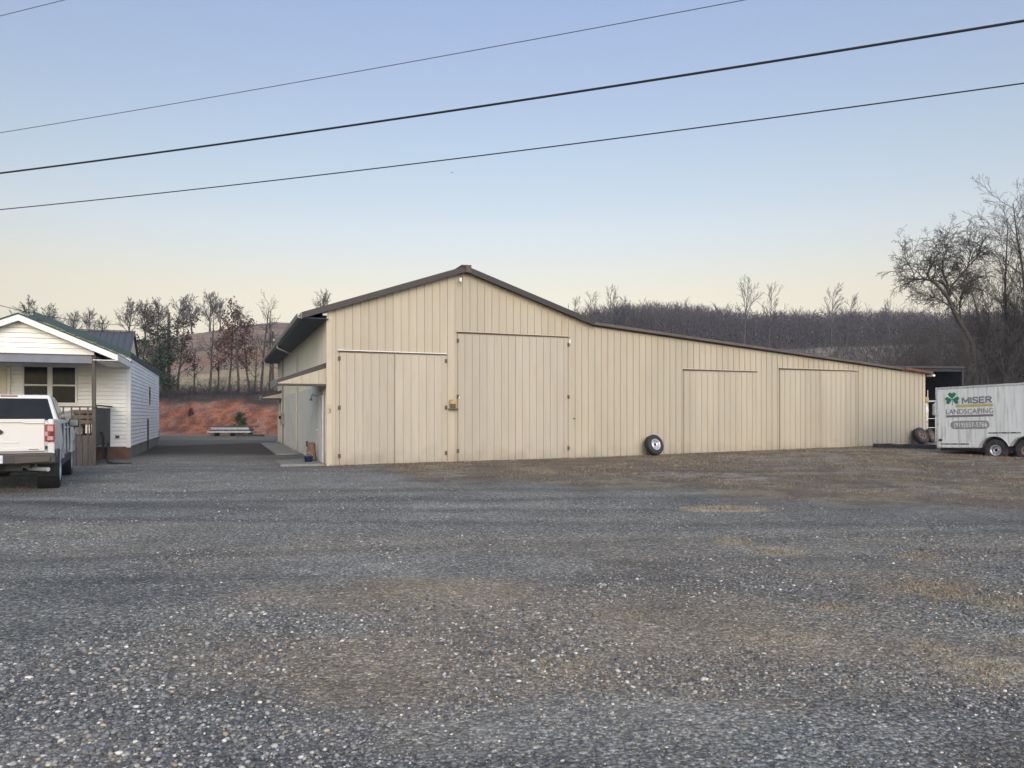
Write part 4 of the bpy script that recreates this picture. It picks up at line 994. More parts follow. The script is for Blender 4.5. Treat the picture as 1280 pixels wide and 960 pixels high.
# ------------------------------------------------------------------ enclosed trailer
Q0 = Vector((.56 * 24.9, 24.9, 0)); qa = math.atan2(-.839, .545)
qz = gz(Q0.x, Q0.y); 
trl = empty('enclosed_trailer', (Q0.x, Q0.y, CH + (HY - 559.5) / F * 24.9), qa, 'weathered white enclosed trailer with a green shamrock logo and tandem wheels', 'trailer')
trl.rotation_euler = (0, -R(1.6), qa)
TL, TWd, THt = 5.0, 2.1, 1.95     # local x along side, y away from the viewer, z up
wx1, wx2 = 1.74, 2.62
def tarch(c, r=.43):
    return [(c + r * math.cos(t), .0 + r * math.sin(t) - .04) for t in np.linspace(math.pi - .1, .1, 12)]
wz = -.10
fl_ = [(0, 0)] + [(wx1 + .43 * math.cos(t), wz + .46 * math.sin(t)) for t in np.linspace(math.pi - .22, .35, 12)] + [(wx2 + .43 * math.cos(t), wz + .46 * math.sin(t)) for t in np.linspace(math.pi - .35, .22, 12)] + [(TL, 0), (TL, THt), (0, THt)]
# mid cusp between arches is lowered to real fender level
m = MB(); m.prism(fl_, 0, .04, 'y'); m.prism(fl_, TWd - .04, TWd, 'y')
m.box(0, .04, .04, TWd - .04, 0, THt); m.box(TL - .04, TL, .04, TWd - .04, 0, THt); m.box(.04, TL - .04, .04, TWd - .04, THt - .04, THt)
m.build('trailer_body', M['trailer'], trl)
m = MB(); m.box(.04, TL - .04, .42, TWd - .42, -.03, .05); m.build('floor', M['black'], trl)
m = MB(); m.box(.05, TL, .10, .18, -.10, -.0); m.box(.05, TL, TWd - .18, TWd - .1, -.10, -.0); m.box(.1, .2, .18, TWd - .18, -.09, -.01); m.build('chassis', M['black'], trl)
m = MB(); m.box(-.015, TL + .01, -.015, .03, THt - .05, THt + .015); m.box(-.015, .03, .03, TWd, THt - .05, THt + .015); m.build('roof_rail', M['trailertrim'], trl, bevel=.008)
m = MB(); m.box(-.012, .05, -.012, .0 - .001, .0, THt - .05); m.build('corner_trim', M['trailertrim'], trl)
m = MB(); m.box(-.012, wx1 - .43, -.012, -.001, -.0, .035); m.box(wx2 + .43, TL, -.012, -.001, 0, .035); m.build('bottom_rail', M['trailertrim'], trl)
# fender lip following both wheels
prof_o = []; 
def lip(c, t0, t1): return [(c + .43 * math.cos(t), wz + .46 * math.sin(t), math.cos(t), math.sin(t)) for t in np.linspace(t0, t1, 14)]
lp = lip(wx1, math.pi - .22, .35) + lip(wx2, math.pi - .35, .22)
m = MB(); vs = []
for (x, z, cx, cz) in lp: vs += [(x, -.03, z), (x, .30, z), (x + cx * .035, -.012, z + cz * .035)]
fs = []
for k in range(len(lp) - 1): fs += [(3 * k, 3 * k + 1, 3 * k + 4, 3 * k + 3), (3 * k, 3 * k + 3, 3 * k + 5, 3 * k + 2)]
m.add(vs, fs).build('wheel_arch', M['trailertrim'], trl)
m = MB(); m.prism([(x, z) for (x, z, _, _) in lp] + [(lp[-1][0], -.1), (lp[0][0], -.1)], .31, .34, 'y'); m.build('arch_liner', M['black'], trl)
for c in (wx1, wx2):
    tw = bpy.data.objects.new('x', None); COL.objects.link(tw); tw.parent = trl
    ty = wheel_parts(tw, .345, .22, .155, M['oldrubber'], M['chrome'] if c == wx1 else M['rustrim'], holes=8, flip=-1)
    ty.parent = trl; ty.name = 'wheel'; ty.rotation_euler = (0, 0, R(90)); ty.location = (c, .14, wz + .03)
    bpy.data.objects.remove(tw)
    MB().tube([(c, .25, wz + .03), (c, TWd - .25, wz + .03)], .04, 8).build('axle', M['black'], trl)
    ty2 = ty.copy(); COL.objects.link(ty2); ty2.location = (c, TWd - .14, wz + .03); ty2.rotation_euler = (0, 0, R(-90))
def q_s(px):      # distance along the side for a pixel column
    xp = (px - 640) / F; return (xp * Q0.y - Q0.x) / (.545 + .839 * xp)
def q_z(px, py):  # local height on the side plane
    s = q_s(px); Y = Q0.y - .839 * s; return CH + (HY - py) / F * Y - trl.location.z - s * math.sin(R(1.6))
fr_ = (R(90), 0, 0)
# reflector strips
for x0, x1, py, nn in ((1176, 1212, 555, 7), (1236, 1277, 541, 7)):
    a, b_ = q_s(x0), q_s(x1); z = (q_z(x0, py) + q_z(x1, py)) / 2
    for k in range(nn):
        s0 = a + (b_ - a) * k / nn; s1 = a + (b_ - a) * (k + 1) / nn
        MB().box(s0, s1 - .004, -.006, -.001, z - .018, z + .018).build('reflector', M['lampdark'] if k % 2 else M['greybar'], trl)
a = q_s(1176); z = q_z(1176, 550)
MB().box(a - .04, a + .06, -.03, -.001, z - .035, z + .035).build('marker_light', M['lampdark'], trl, bevel=.01)
# shamrock: three heart leaves and a stem
cx, cz_ = q_s(1192), q_z(1192, 499)
sh = MB()
def heart(ang, s=1.):
    pts = []
    for t in np.linspace(0, 2 * math.pi, 33)[:-1]:
        x = 16 * math.sin(t) ** 3; y = 13 * math.cos(t) - 5 * math.cos(2 * t) - 2 * math.cos(3 * t) - math.cos(4 * t)
        x, y = x / 16 * .115 * s, (y + 17) / 30 * .215 * s
        pts.append((cx + x * math.cos(ang) - y * math.sin(ang), cz_ + x * math.sin(ang) + y * math.cos(ang)))
    return pts
for k_, a_ in enumerate((0, R(105), R(-105))): sh.prism(heart(a_, 1. if a_ else 1.05), -.008 - .001 * k_, -.001, 'y')
sh.build('shamrock_logo', M['logogreen'], trl)
MB().prism([(cx - .008, cz_), (cx + .008, cz_), (cx + .018, cz_ - .20), (cx + .0, cz_ - .20)], -.006, -.001, 'y').build('logo_stem', M['greybar'], trl)
sM0, sM1 = q_s(1204), q_s(1242); zb1 = q_z(1222, 504.3)
rr = math.atan2(q_z(1242, 503.7) - q_z(1204, 505), sM1 - sM0)
STROKES = {'M': [((0, 0), (0, 1)), ((0, 1), (.5, .25)), ((.5, .25), (1, 1)), ((1, 1), (1, 0))], 'I': [((.5, 0), (.5, 1))],
 'S': [((1, .86), (.75, 1)), ((.75, 1), (.25, 1)), ((.25, 1), (0, .82)), ((0, .82), (.1, .6)), ((.1, .6), (.9, .42)), ((.9, .42), (1, .2)), ((1, .2), (.75, 0)), ((.75, 0), (.25, 0)), ((.25, 0), (0, .14))],
 'E': [((0, 0), (0, 1)), ((0, 1), (1, 1)), ((0, .5), (.85, .5)), ((0, 0), (1, 0))], 'R': [((0, 0), (0, 1)), ((0, 1), (.75, 1)), ((.75, 1), (1, .8)), ((1, .8), (.75, .52)), ((.75, .52), (0, .52)), ((.5, .52), (1, 0))]}
WID = [.27, .06, .21, .20, .22]; gap_ = ((sM1 - sM0) - sum(WID) * (sM1 - sM0)) / 4.
xcur = sM0; Wt = sM1 - sM0; LH = .215
for ch_, wd_ in zip('MISER', WID):
    ww_ = wd_ * Wt * (.98); m = MB(); st_ = .045; k_ = 0
    for (a0_, a1_) in STROKES[ch_]:
        p0_ = Vector((xcur + a0_[0] * (ww_ - st_) + st_ / 2, zb1 + st_ / 2 + a0_[1] * (LH - st_))); p1_ = Vector((xcur + a1_[0] * (ww_ - st_) + st_ / 2, zb1 + st_ / 2 + a1_[1] * (LH - st_)))
        dd_ = (p1_ - p0_).normalized(); nn_ = Vector((-dd_.y, dd_.x)) * st_ / 2; e_ = dd_ * st_ * .3
        m.prism([tuple(p0_ - nn_ - e_), tuple(p1_ - nn_ + e_), tuple(p1_ + nn_ + e_), tuple(p0_ + nn_ - e_)], -.004 - .0004 * k_, -.001, 'y'); k_ += 1
    m.build('letter', M['letters'], trl); xcur += wd_ * Wt + gap_
sL0, sL1 = q_s(1184), q_s(1243); z2 = q_z(1213, 517)
text('LANDSCAPING', 'lettering', .225, M['letters'], trl, (sL0, -.004, z2), (R(90), 0, 0), ex=.002, width=sL1 - sL0)
z3 = q_z(1220, 506.8); MB().box(q_s(1196), sL1, -.005, -.001, z3 - .04, z3 + .04).build('gold_stripe', M['goldbar'], trl)
z4 = q_z(1213, 519.7); MB().box(sL0, sL1, -.005, -.001, z4 - .034, z4 + .034).build('grey_stripe', M['greybar'], trl)
c0_, c1_ = q_s(1189), q_s(1238); z5 = q_z(1213, 531); hr = .13
pts = [(c0_ + hr + hr * math.cos(t), z5 + hr * math.sin(t)) for t in np.linspace(math.pi / 2, 3 * math.pi / 2, 12)] + [(c1_ - hr + hr * math.cos(t), z5 + hr * math.sin(t)) for t in np.linspace(-math.pi / 2, math.pi / 2, 12)]
pi_ = MB().prism(pts, -.005, -.001, 'y').build('phone_panel', M['pill'], trl)
tx = text('(919)557-5766', 'phone_number', .20, M['pale'], pi_, (q_s(1193.5), -.009, z5 - .068), (R(90), 0, 0), ex=.002, width=q_s(1235) - q_s(1193.5))

# ------------------------------------------------------------------ shed and rack on the right
S0 = P(1202.5, 519, 37); zs = P(1202, 459, 37).z; gs = gz(S0.x, S0.y)
shed = empty('open_shed', (S0.x, S0.y, gs), TH * .35, 'dark open-fronted metal shed behind the right end of the barn', 'shed')
zs -= gs
MB().box(-4.2, .06, -.1, 4.5, zs - .06, zs + .04).build('roof', M['brown'], shed)
for x in (-4.0, -.0): MB().box(x - .035, x + .035, -.06, .06, -.1, zs - .06).build('post', M['timber'], shed)
MB().box(-4.1, .1, 4.3, 4.36, -.1, zs - .06).build('back_wall', M['sheddark'], shed)
MB().box(-4.16, -4.1, .0, 4.3, -.1, zs - .06).build('side_wall', M['sheddark'], shed); MB().box(.0 + .02, .07, .1, 4.3, -.1, zs - .06).build('side_wall', M['sheddark'], shed)
MB().box(-4.0, 0, -.03, .03, zs - .22, zs - .06).build('header_beam', M['sheddark'], shed)
rk_p = P(1166, 556, 33.5); gr_ = gz(rk_p.x, rk_p.y)
rack = empty('pipe_rack', (rk_p.x, rk_p.y, gr_), TH, 'rusty white pipe rack between the barn corner and the trailer', 'rack')
for x in (-.9, -.3, .35, .9):
    MB().tube([(x, 0, 0), (x, 0, 2.2 if abs(x) < .5 else 1.7)], .015, 6).build('upright', M['paint_white'], rack)
for z in (.25, .55, .95, 1.7): MB().tube([(-.95, -.02, z), (.95, -.02, z)], .013, 6).build('cross_rail', M['paint_white'] if z != .25 else M['rustrim'], rack)
MB().box(-.9, .9, .05, .9, .12, .18).build('rack_shelf', M['rustrim'], rack)
MB().tube([(-1.2, .3, 1.72), (1.4, .3, 1.76)], .02, 6).build('cross_rail', M['galv'], rack)
q = P(1157.5, 519, 31); gq = gz(q.x, q.y)
ysk = empty('yellow_topped_tank', (q.x, q.y, gq), TH, 'white plastic tank with a yellow cap beside the barn corner', 'tank')
ysk.scale = (.62, .62, 1)
m = MB(); m.lathe([(0, 0), (.10, 0), (.12, .1), (.13, 1.0), (.16, 1.3), (.12, 1.62), (0, 1.62)], 20, axis='z'); m.build('tank_body', M['trailertrim'], ysk, smooth=True)
m = MB(); m.lathe([(0, 1.62), (.15, 1.62), (.16, 1.66), (.16, 1.82), (.12, 1.86), (0, 1.86)], 16, axis='z'); m.build('tank_cap', M['yellow'], ysk, smooth=True)
q = P(1169.5, 519, 32); gq = gz(q.x, q.y)
jug = MB(); jug.lathe([(0, 1.1), (.12, 1.1), (.13, 1.13), (.13, 1.5), (.1, 1.57), (.04, 1.6), (.04, 1.65), (0, 1.65)], 16, axis='z'); jug.tube([(0, 0, 0), (0, 0, 1.12)], .025, 8)
jg = jug.build('white_drum', M['trailertrim'], None, smooth=False); jg.location = (q.x, q.y, gq); tag(jg, 'small white drum on a stand right of the yellow capped tank', 'drum')

# ------------------------------------------------------------------ sheet stack & cedar bush by the clay bank
q = P(289, 543, 48.6); gq = gz(q.x, q.y)
st = empty('sheet_metal_stack', (q.x, q.y, gq), 0.05, 'stack of shiny galvanised roofing sheets on blocks below the clay bank', 'metal stack')
for k, (x0, x1, z0, z1, mt_) in enumerate(((-1.35, 1.35, .22, .34, 'galv'), (-1.1, 1.25, .42, .56, 'galv'), (-1.6, 1.6, .60, .66, 'deck'))):
    MB().box(x0, x1, -.5, .5, z0, z1).build('sheet_bundle', M[mt_], st, bevel=.01)
MB().box(-1.2, 1.3, -.45, .45, .345, .415).build('spacer', M['timber'], st)
for x in (-1.0, 0., 1.1): MB().box(x - .1, x + .1, -.5, .5, -.05, .215).build('block', M['deck'], st)
MB().box(.9, 2.2, -.7, -.4, -.02, .12).build('timber_offcut', M['timber'], st)

# ------------------------------------------------------------------ trees
def seg_mesh(segs, n=3):
    S = np.array([tuple(s[0]) + tuple(s[1]) + (s[2], s[3]) for s in segs]); a = S[:, 0:3]; b_ = S[:, 3:6]; r0 = S[:, 6]; r1 = S[:, 7]
    d = b_ - a; d /= np.maximum(np.linalg.norm(d, axis=1), 1e-6)[:, None]
    ref = np.where(np.abs(d[:, 2:3]) > .9, np.array([[1., 0, 0]]), np.array([[0, 0, 1.]]))
    u = np.cross(d, ref); u /= np.linalg.norm(u, axis=1)[:, None]; v = np.cross(d, u)
    an = np.arange(n) * 2 * math.pi / n
    off = u[:, None] * np.cos(an)[None, :, None] + v[:, None] * np.sin(an)[None, :, None]
    V = np.concatenate([a[:, None] + off * r0[:, None, None], b_[:, None] + off * r1[:, None, None]], 1)
    k = np.arange(n); f = np.stack([k, (k + 1) % n, n + (k + 1) % n, n + k], 1)
    Fq = (f[None] + (np.arange(len(S)) * 2 * n)[:, None, None]).reshape(-1, 4)
    return V.reshape(-1, 3), Fq
def rdir(rng, d, ang):
    p = Vector((rng.gauss(0, 1), rng.gauss(0, 1), rng.gauss(0, 1))); p = (p - d * p.dot(d))
    if p.length < 1e-3: p = Vector((1, 0, 0))
    p.normalize(); return (d * math.cos(ang) + p * math.sin(ang)).normalized()
def grow(rng, out, p, d, L_, r, lvl, cfg, tips=None):
    c = cfg[lvl]; n = c['n']; p = Vector(p); d = Vector(d); kids = c.get('kids', 0)
    pts = [(p.copy(), d.copy(), r)]
    for i in range(n):
        d = rdir(rng, d, abs(rng.gauss(0, c['wob']))); d.z += c.get('up', 0); d.normalize()
        q = p + d * (L_ / n); r2 = r * (1 - (i + 1) / n * (1 - c.get('end', .35)))
        ra = pts[-1][2]; out[min(lvl, 9)].append((p.copy(), q.copy(), ra, r2)); p = q; pts.append((p.copy(), d.copy(), r2))
    if tips is not None and lvl >= len(cfg) - 2: tips.append((p.copy(), lvl))
    if lvl + 1 < len(cfg):
        for k in range(kids):
            t = c.get('from', .25) + (1 - c.get('from', .25)) * (k + rng.random()) / kids
            t = min(t, .999) * n; i = int(t); f = t - i
            pp = pts[i][0].lerp(pts[i + 1][0], f); dd = pts[i][1]; rr_ = pts[i][2] * (1 - f) + pts[i + 1][2] * f
            ang = rng.uniform(*c['ang'])
            ln = L_ * c['ratio'] * rng.uniform(.7, 1.2) * (1 - c.get('taperlen', .5) * t / n)
            grow(rng, out, pp, rdir(rng, dd, ang), ln, max(rr_ * c.get('rr', .55), c.get('rmin', .006)), lvl + 1, cfg, tips)
def mk_tree(name, segs_by, mt_, loc, label=None, cat='tree', group=None, trunk_n=7, leaves=None, leafmat=None, rz=0, sc=1.):
    t = empty(name, loc, rz, label, cat, group); t.scale = (sc,) * 3
    V, Fq = seg_mesh(segs_by[0], trunk_n); np_mesh('trunk', V, Fq, mt_, t)
    rest = [s for l in range(1, 10) for s in segs_by[l]]
    if rest:
        V, Fq = seg_mesh(rest, 3); np_mesh('crown', V, Fq, mt_, t)
    if leaves is not None: np_mesh('foliage', leaves[0], leaves[1], leafmat, t)
    return t
def newout(): return [[] for _ in range(10)]
def leafcloud(rng, tips, per, spread, size):
    nr_ = np.random.RandomState(rng.randint(0, 99999)); T = np.array([tuple(t[0]) for t in tips]); N = len(T) * per
    C_ = np.repeat(T, per, 0) + nr_.randn(N, 3) * spread
    a = nr_.randn(N, 3); a /= np.linalg.norm(a, axis=1)[:, None]; b_ = np.cross(a, nr_.randn(N, 3)); b_ /= np.linalg.norm(b_, axis=1)[:, None]
    s = size * (.6 + .8 * nr_.rand(N, 1))
    V = np.stack([C_ - a * s, C_ + b_ * s * .6, C_ + a * s, C_ - b_ * s * .6], 1).reshape(-1, 3)
    return V, np.arange(N * 4).reshape(-1, 4)
def copy_tree(o, loc, rz, sc, label=None, group=None):
    c = o.copy(); COL.objects.link(c); c.location = loc; c.rotation_euler = (0, 0, rz); c.scale = (sc,) * 3
    if label: c['label'] = label
    if group: c['group'] = group
    for ch_ in [x for x in bpy.data.objects if x.parent == o]:
        d = ch_.copy(); COL.objects.link(d); d.parent = c
    return c

rng = random.Random(11)
# --- hero tree at the right: leaning trunk with arching limbs (paths in the plane Y=44..50)
YT = 47.
def hp(zx, zy, dy=0.): return P(1100 + zx / 3.84, 230 + zy / 3.84, YT + dy)
hb = hp(490, 840); hb.z = gz(hb.x, YT)
def path(out, pts, r0, r1, lvl):
    for i in range(len(pts) - 1):
        # subdivide with small wobble
        a, b_ = pts[i], pts[i + 1]; m_ = 3
        for k in range(m_):
            t0, t1 = k / m_, (k + 1) / m_; g0 = (i + t0) / (len(pts) - 1); g1 = (i + t1) / (len(pts) - 1)
            out[lvl].append((a.lerp(b_, t0), a.lerp(b_, t1), r0 + (r1 - r0) * g0, r0 + (r1 - r0) * g1))
out = newout()
limbs = [
    ([hp(300, 515), hp(268, 482, -.2), hp(236, 462, -.4), hp(200, 457, -.6), hp(166, 460, -.8), hp(120, 478, -1.)], .12, .03),
    ([hp(236, 462, -.4), hp(230, 432, -.5), hp(248, 385, -.2), hp(285, 325, .1), hp(300, 270, .2)], .08, .02),
    ([hp(166, 460, -.8), hp(163, 430, -1), hp(140, 385, -1.3), hp(110, 350, -1.5)], .045, .015),
    ([hp(326, 545), hp(325, 480, .4), hp(302, 430, .8), hp(298, 370, 1.), hp(330, 300, 1.2)], .09, .02),
    ([hp(335, 540), hp(342, 490, -.3), hp(385, 440, -.6), hp(420, 400, -.8), hp(432, 340, -1.), hp(450, 290, -1.2)], .09, .02),
    ([hp(236, 462, -.4), hp(270, 462, .3), hp(305, 480, .6), hp(330, 520, .5)], .05, .06),
    ([hp(400, 690), hp(380, 600, 1.), hp(395, 520, 1.6), hp(450, 440, 2.)], .10, .02),
    ([hp(350, 600), hp(310, 570, -1.), hp(270, 545, -1.6), hp(235, 540, -2.)], .06, .015),
    ([hp(420, 400, -.8), hp(460, 360, -1.), hp(480, 300, -1.4)], .04, .015),
]
path(out, [hb, hp(440, 760), hp(400, 690), hp(372, 645), hp(350, 600), hp(326, 545), hp(300, 515)], .15, .11, 0)
cfgH = [dict(n=5, wob=.16, kids=6, ang=(.5, 1.1), ratio=.6, up=-.03, rr=.6, rmin=.012, end=.4, **{'from': .1}), dict(n=5, wob=.2, kids=4, ang=(.4, 1.), ratio=.6, up=-.06, rr=.6, rmin=.009, end=.5, **{'from': .1}), dict(n=4, wob=.22, kids=2, ang=(.4, .9), ratio=.65, up=-.10, rr=.7, rmin=.007, end=.6, **{'from': .2}), dict(n=3, wob=.22, up=-.14, end=.6)]
for pts, r0, r1 in limbs:
    path(out, pts, r0, r1, 1)
    L_ = sum((pts[i + 1] - pts[i]).length for i in range(len(pts) - 1)); nk = int(5 + L_ * 4.8)
    for k in range(nk):
        t = (.25 + .75 * (k + rng.random()) / nk) * (len(pts) - 1); i = min(int(t), len(pts) - 2); f = t - i
        pp = pts[i].lerp(pts[i + 1], f); dd = (pts[i + 1] - pts[i]).normalized(); dd = (dd + Vector((0, 0, .5))).normalized()
        grow(rng, [out[0]] * 0 + [out[2], out[3], out[4], out[5]] + [[]] * 6, pp, rdir(rng, dd, rng.uniform(.3, 1.0)), rng.uniform(.7, 2.0), max(.014, (r0 + (r1 - r0) * t / len(pts)) * .4), 0, cfgH)
off = Vector((hb.x, hb.y, hb.z - .1))
for l in range(10): out[l] = [(a - off, b_ - off, r0, r1) for (a, b_, r0, r1) in out[l]]
mk_tree('leaning_tree', out, M['bark'], off, 'large bare tree leaning left with crooked arching limbs behind the trailer')

# --- tall straight bare trees at right edge
cfgT = [dict(n=12, wob=.05, kids=30, ang=(.45, .85), ratio=.36, rr=.42, rmin=.015, end=.12, taperlen=.55, up=.02, **{'from': .12}),
        dict(n=6, wob=.12, kids=9, ang=(.4, .85), ratio=.52, rr=.6, rmin=.010, end=.3, up=.04, **{'from': .2}),
        dict(n=4, wob=.16, kids=4, ang=(.4, .8), ratio=.55, rr=.7, rmin=.007, end=.5, up=.04, **{'from': .2}),
        dict(n=3, wob=.2, kids=2, ang=(.4, .8), ratio=.6, rr=.8, rmin=.006, end=.6), dict(n=2, wob=.2, end=.6)]
for k, (px, top, Y, lab) in enumerate([(1273, 238, 46., 'tallest bare tree at the right edge, straight trunk above the trailer'), (1255, 272, 48., 'second straight bare tree just left of the tallest one'), (1300, 255, 44., 'bare tree cut by the right picture edge'), (1236, 318, 52., 'shorter bare tree between the leaning tree and the straight ones'), (1218, 352, 55., 'low bare tree behind the trunk of the leaning tree'), (1288, 330, 50., 'low bare tree behind the tallest one at the right edge'), (1264, 345, 54., 'low dense bare tree between the two straight ones'), (1240, 362, 50., 'lowest bare tree just right of the leaning trunk')]):
    b0 = P(px, 519, Y); g0 = gz(b0.x, Y); h = P(px, top, Y).z - g0
    out = newout(); grow(rng, out, (0, 0, -.2), (0, 0, 1), h * .97, .16 if k < 3 else .10, 0, cfgT)
    mk_tree('bare_tree', out, M['bark'], (b0.x, Y, g0), lab)

# --- brush behind the barn and trailer: thick tangle
def brush(name, spots, mt_, hfun, stems, seed, label=None, cfg=None, rad=.018):
    rg = random.Random(seed); out = newout()
    cfg = cfg or [dict(n=6, wob=.14, kids=7, ang=(.4, 1.), ratio=.45, rr=.7, rmin=.010, end=.3, up=-.04, **{'from': .15}), dict(n=4, wob=.2, kids=4, ang=(.4, 1.), ratio=.5, rr=.8, rmin=.008, end=.5, up=-.04), dict(n=3, wob=.25, end=.5, up=-.04)]
    for (x, y) in spots:
        z = gz(x, y)
        for s in range(stems):
            hgt = hfun(x, y) * rg.uniform(.55, 1.1)
            d = Vector((rg.gauss(0, .35), rg.gauss(0, .35), 1)).normalized()
            grow(rg, out, (x + rg.gauss(0, .5), y + rg.gauss(0, .5), z - .1), d, hgt, rad * rg.uniform(.7, 1.5), 0, cfg)
    V, Fq = seg_mesh([s for l in out for s in l], 3)
    o = np_mesh(name, V, Fq, mt_); tag(o, kind='stuff'); return o
rg = random.Random(21)
spots = []
for k in range(150):
    px = rg.uniform(1085, 1330); Y = rg.uniform(43, 66)
    if px < 1210 and Y < 45: Y += 6
    spots.append(((px - 640) / F * Y, Y))
def hbr(x, y):
    px = 640 + F * x / y
    top = np.interp(px, [1080, 1130, 1160, 1200, 1240, 1300], [450, 424, 405, 388, 378, 372])
    return max(1.5, (519 - top) / F * y + .6)
brush('underbrush', spots, M['barkgrey'], hbr, 5, 5)
spots = []
for k in range(260):
    px = rg.uniform(930, 1250); Y = rg.uniform(72, 160); spots.append(((px - 640) / F * Y, Y))
brush('hillside_scrub', spots, M['barkgrey'], lambda x, y: rg.uniform(2, 4.5), 3, 6, rad=.04)
# individual grey shrubby trees on the right slope
cfgS = [dict(n=7, wob=.12, kids=11, ang=(.4, .9), ratio=.5, rr=.55, rmin=.025, end=.2, up=.03, **{'from': .15}), dict(n=5, wob=.18, kids=6, ang=(.4, .9), ratio=.5, rr=.6, rmin=.018, end=.4, up=.03), dict(n=3, wob=.2, kids=3, ang=(.4, .9), ratio=.55, rr=.7, rmin=.014, end=.5), dict(n=2, wob=.2, end=.6)]
protoS = []
for k in range(3):
    out = newout(); grow(rng, out, (0, 0, -.3), (rng.gauss(0, .1), rng.gauss(0, .1), 1), 6.5, .12, 0, cfgS); protoS.append(out)
for k, (px, Y, h, lab) in enumerate([(1045, 95, 6., 'dark shrubby bare tree on the pale slope above the fourth barn door'), (1125, 88, 6.5, 'dark shrubby bare tree on the slope above the right end of the barn'), (1085, 105, 5.5, 'grey bare shrub tree between two darker ones on the pale slope'), (1010, 110, 6., 'bare shrub tree at the left end of the pale slope'), (1165, 80, 6., 'bare bushy tree on the slope left of the leaning tree')]):
    x = (px - 640) / F * Y; mk_tree('shrub_tree', protoS[k % 3], M['barkdark'] if k < 2 else M['bark'], (x, Y, gz(x, Y)), lab, rz=k * 1.3, sc=h / 6.5, group='shrub trees on the right slope')

# --- forest on the right ridge (one far wood)
cfgF = [dict(n=6, wob=.05, kids=9, ang=(.35, .7), ratio=.34, rr=.5, rmin=.05, end=.2, up=.03, taperlen=.5, **{'from': .4}), dict(n=3, wob=.12, kids=4, ang=(.3, .7), ratio=.55, rr=.6, rmin=.032, end=.5, up=.05), dict(n=2, wob=.15, end=.5)]
prot = []
for k in range(8):
    out = newout(); grow(rng, out, (0, 0, -.5), (rng.gauss(0, .03), rng.gauss(0, .03), 1), 12, .16, 0, cfgF)
    prot.append(seg_mesh([s for l in out for s in l], 3))
nr_ = np.random.RandomState(9)
Vs = []; Fs = []; o_ = 0; cnt = 0
for k in range(2300):
    px = nr_.uniform(690, 1330); Y = nr_.uniform(176, 275)
    x = (px - 640) / F * Y; z = gz(x, Y)
    toprow = np.interp(px, [690, 740, 800, 880, 950, 1000, 1050, 1100, 1180, 1330], [398, 386, 379, 382, 392, 390, 392, 388, 392, 392]) + nr_.normal(0, 2.5) + 9 * (vnoise(np.array([px * .035]), np.array([Y * .04]))[0] - .45)
    h = np.clip((519 - toprow) / F * Y + 1.5 - z, 5, 15) * nr_.uniform(.86, 1.0)
    V, Fq = prot[nr_.randint(8)]; a = nr_.rand() * 6.28; s = h / 12.5
    R_ = np.array([[math.cos(a), -math.sin(a), 0], [math.sin(a), math.cos(a), 0], [0, 0, 1]])
    Vs.append((V * np.array([s * 1.1, s * 1.1, s])) @ R_.T + np.array([x, Y, z])); Fs.append(Fq + o_); o_ += len(V)
fo = np_mesh('ridge_forest', np.concatenate(Vs), np.concatenate(Fs), M['barkfar']); tag(fo, kind='stuff')
# forest understory: leafy dark brush fill
Vs = []; N = 62000
px = nr_.uniform(690, 1330, N); Y = nr_.uniform(174, 270, N); X = (px - 640) / F * Y; Z = ground_h(X, Y) + np.abs(nr_.randn(N)) * 3.4
keep = (519 - (Z - CH) / Y * F) > 390
C_ = np.stack([X, Y, Z], -1)[keep]; N = len(C_); a = nr_.randn(N, 3); a /= np.linalg.norm(a, axis=1)[:, None]; b_ = np.cross(a, nr_.randn(N, 3)); b_ /= np.linalg.norm(b_, axis=1)[:, None]; s = .28
V = np.stack([C_ - a * s, C_ + b_ * s * .5, C_ + a * s, C_ - b_ * s * .5], 1).reshape(-1, 3)
tag(np_mesh('forest_understory', V, np.arange(N * 4).reshape(-1, 4), M['leafpurple']), kind='stuff')

# skyline trees that stand out on the right ridge
protoR = []
cfgR = [dict(n=9, wob=.05, kids=20, ang=(.35, .85), ratio=.48, rr=.5, rmin=.05, end=.15, taperlen=.6, up=.03, **{'from': .3}), dict(n=5, wob=.12, kids=6, ang=(.35, .7), ratio=.5, rr=.6, rmin=.03, end=.4, up=.05), dict(n=3, wob=.15, kids=3, ang=(.3, .7), ratio=.55, rr=.7, rmin=.024, end=.6, up=.04), dict(n=2, wob=.15, end=.6)]
for k in range(4):
    out = newout(); grow(rng, out, (0, 0, -.5), (0, 0, 1), 14, .2, 0, cfgR); protoR.append(out)
skyR = [(762, 362, 178, 'tallest thin bare tree on the ridge right of the barn gable'), (740, 370, 182, 'slim bare tree just left of the tallest ridge tree'), (715, 374, 185, 'leftmost slim bare tree above the barn roof slope'), (780, 372, 180, 'bare tree just right of the tallest ridge tree'),
        (930, 353, 160, 'wide bare tree with a few leaves rising above the forest'), (962, 362, 164, 'bare tree right of the wide leafy one above the forest'), (1040, 362, 158, 'sparse bare tree above the forest over the fourth door'), (1058, 372, 165, 'small sparse bare tree right of the sparse one above the fourth door'), (1112, 378, 170, 'rounded bare tree on the ridge left of the leaning tree')]
for k, (px, top, Y, lab) in enumerate(skyR):
    x = (px - 640) / F * Y; g0 = gz(x, Y); h = P(px, top, Y).z - g0
    mk_tree('ridge_tree', protoR[k % 4], M['barkfar'], (x, Y, g0), lab, rz=k * 1.1, sc=h / 14.3, group='skyline trees on the right ridge')

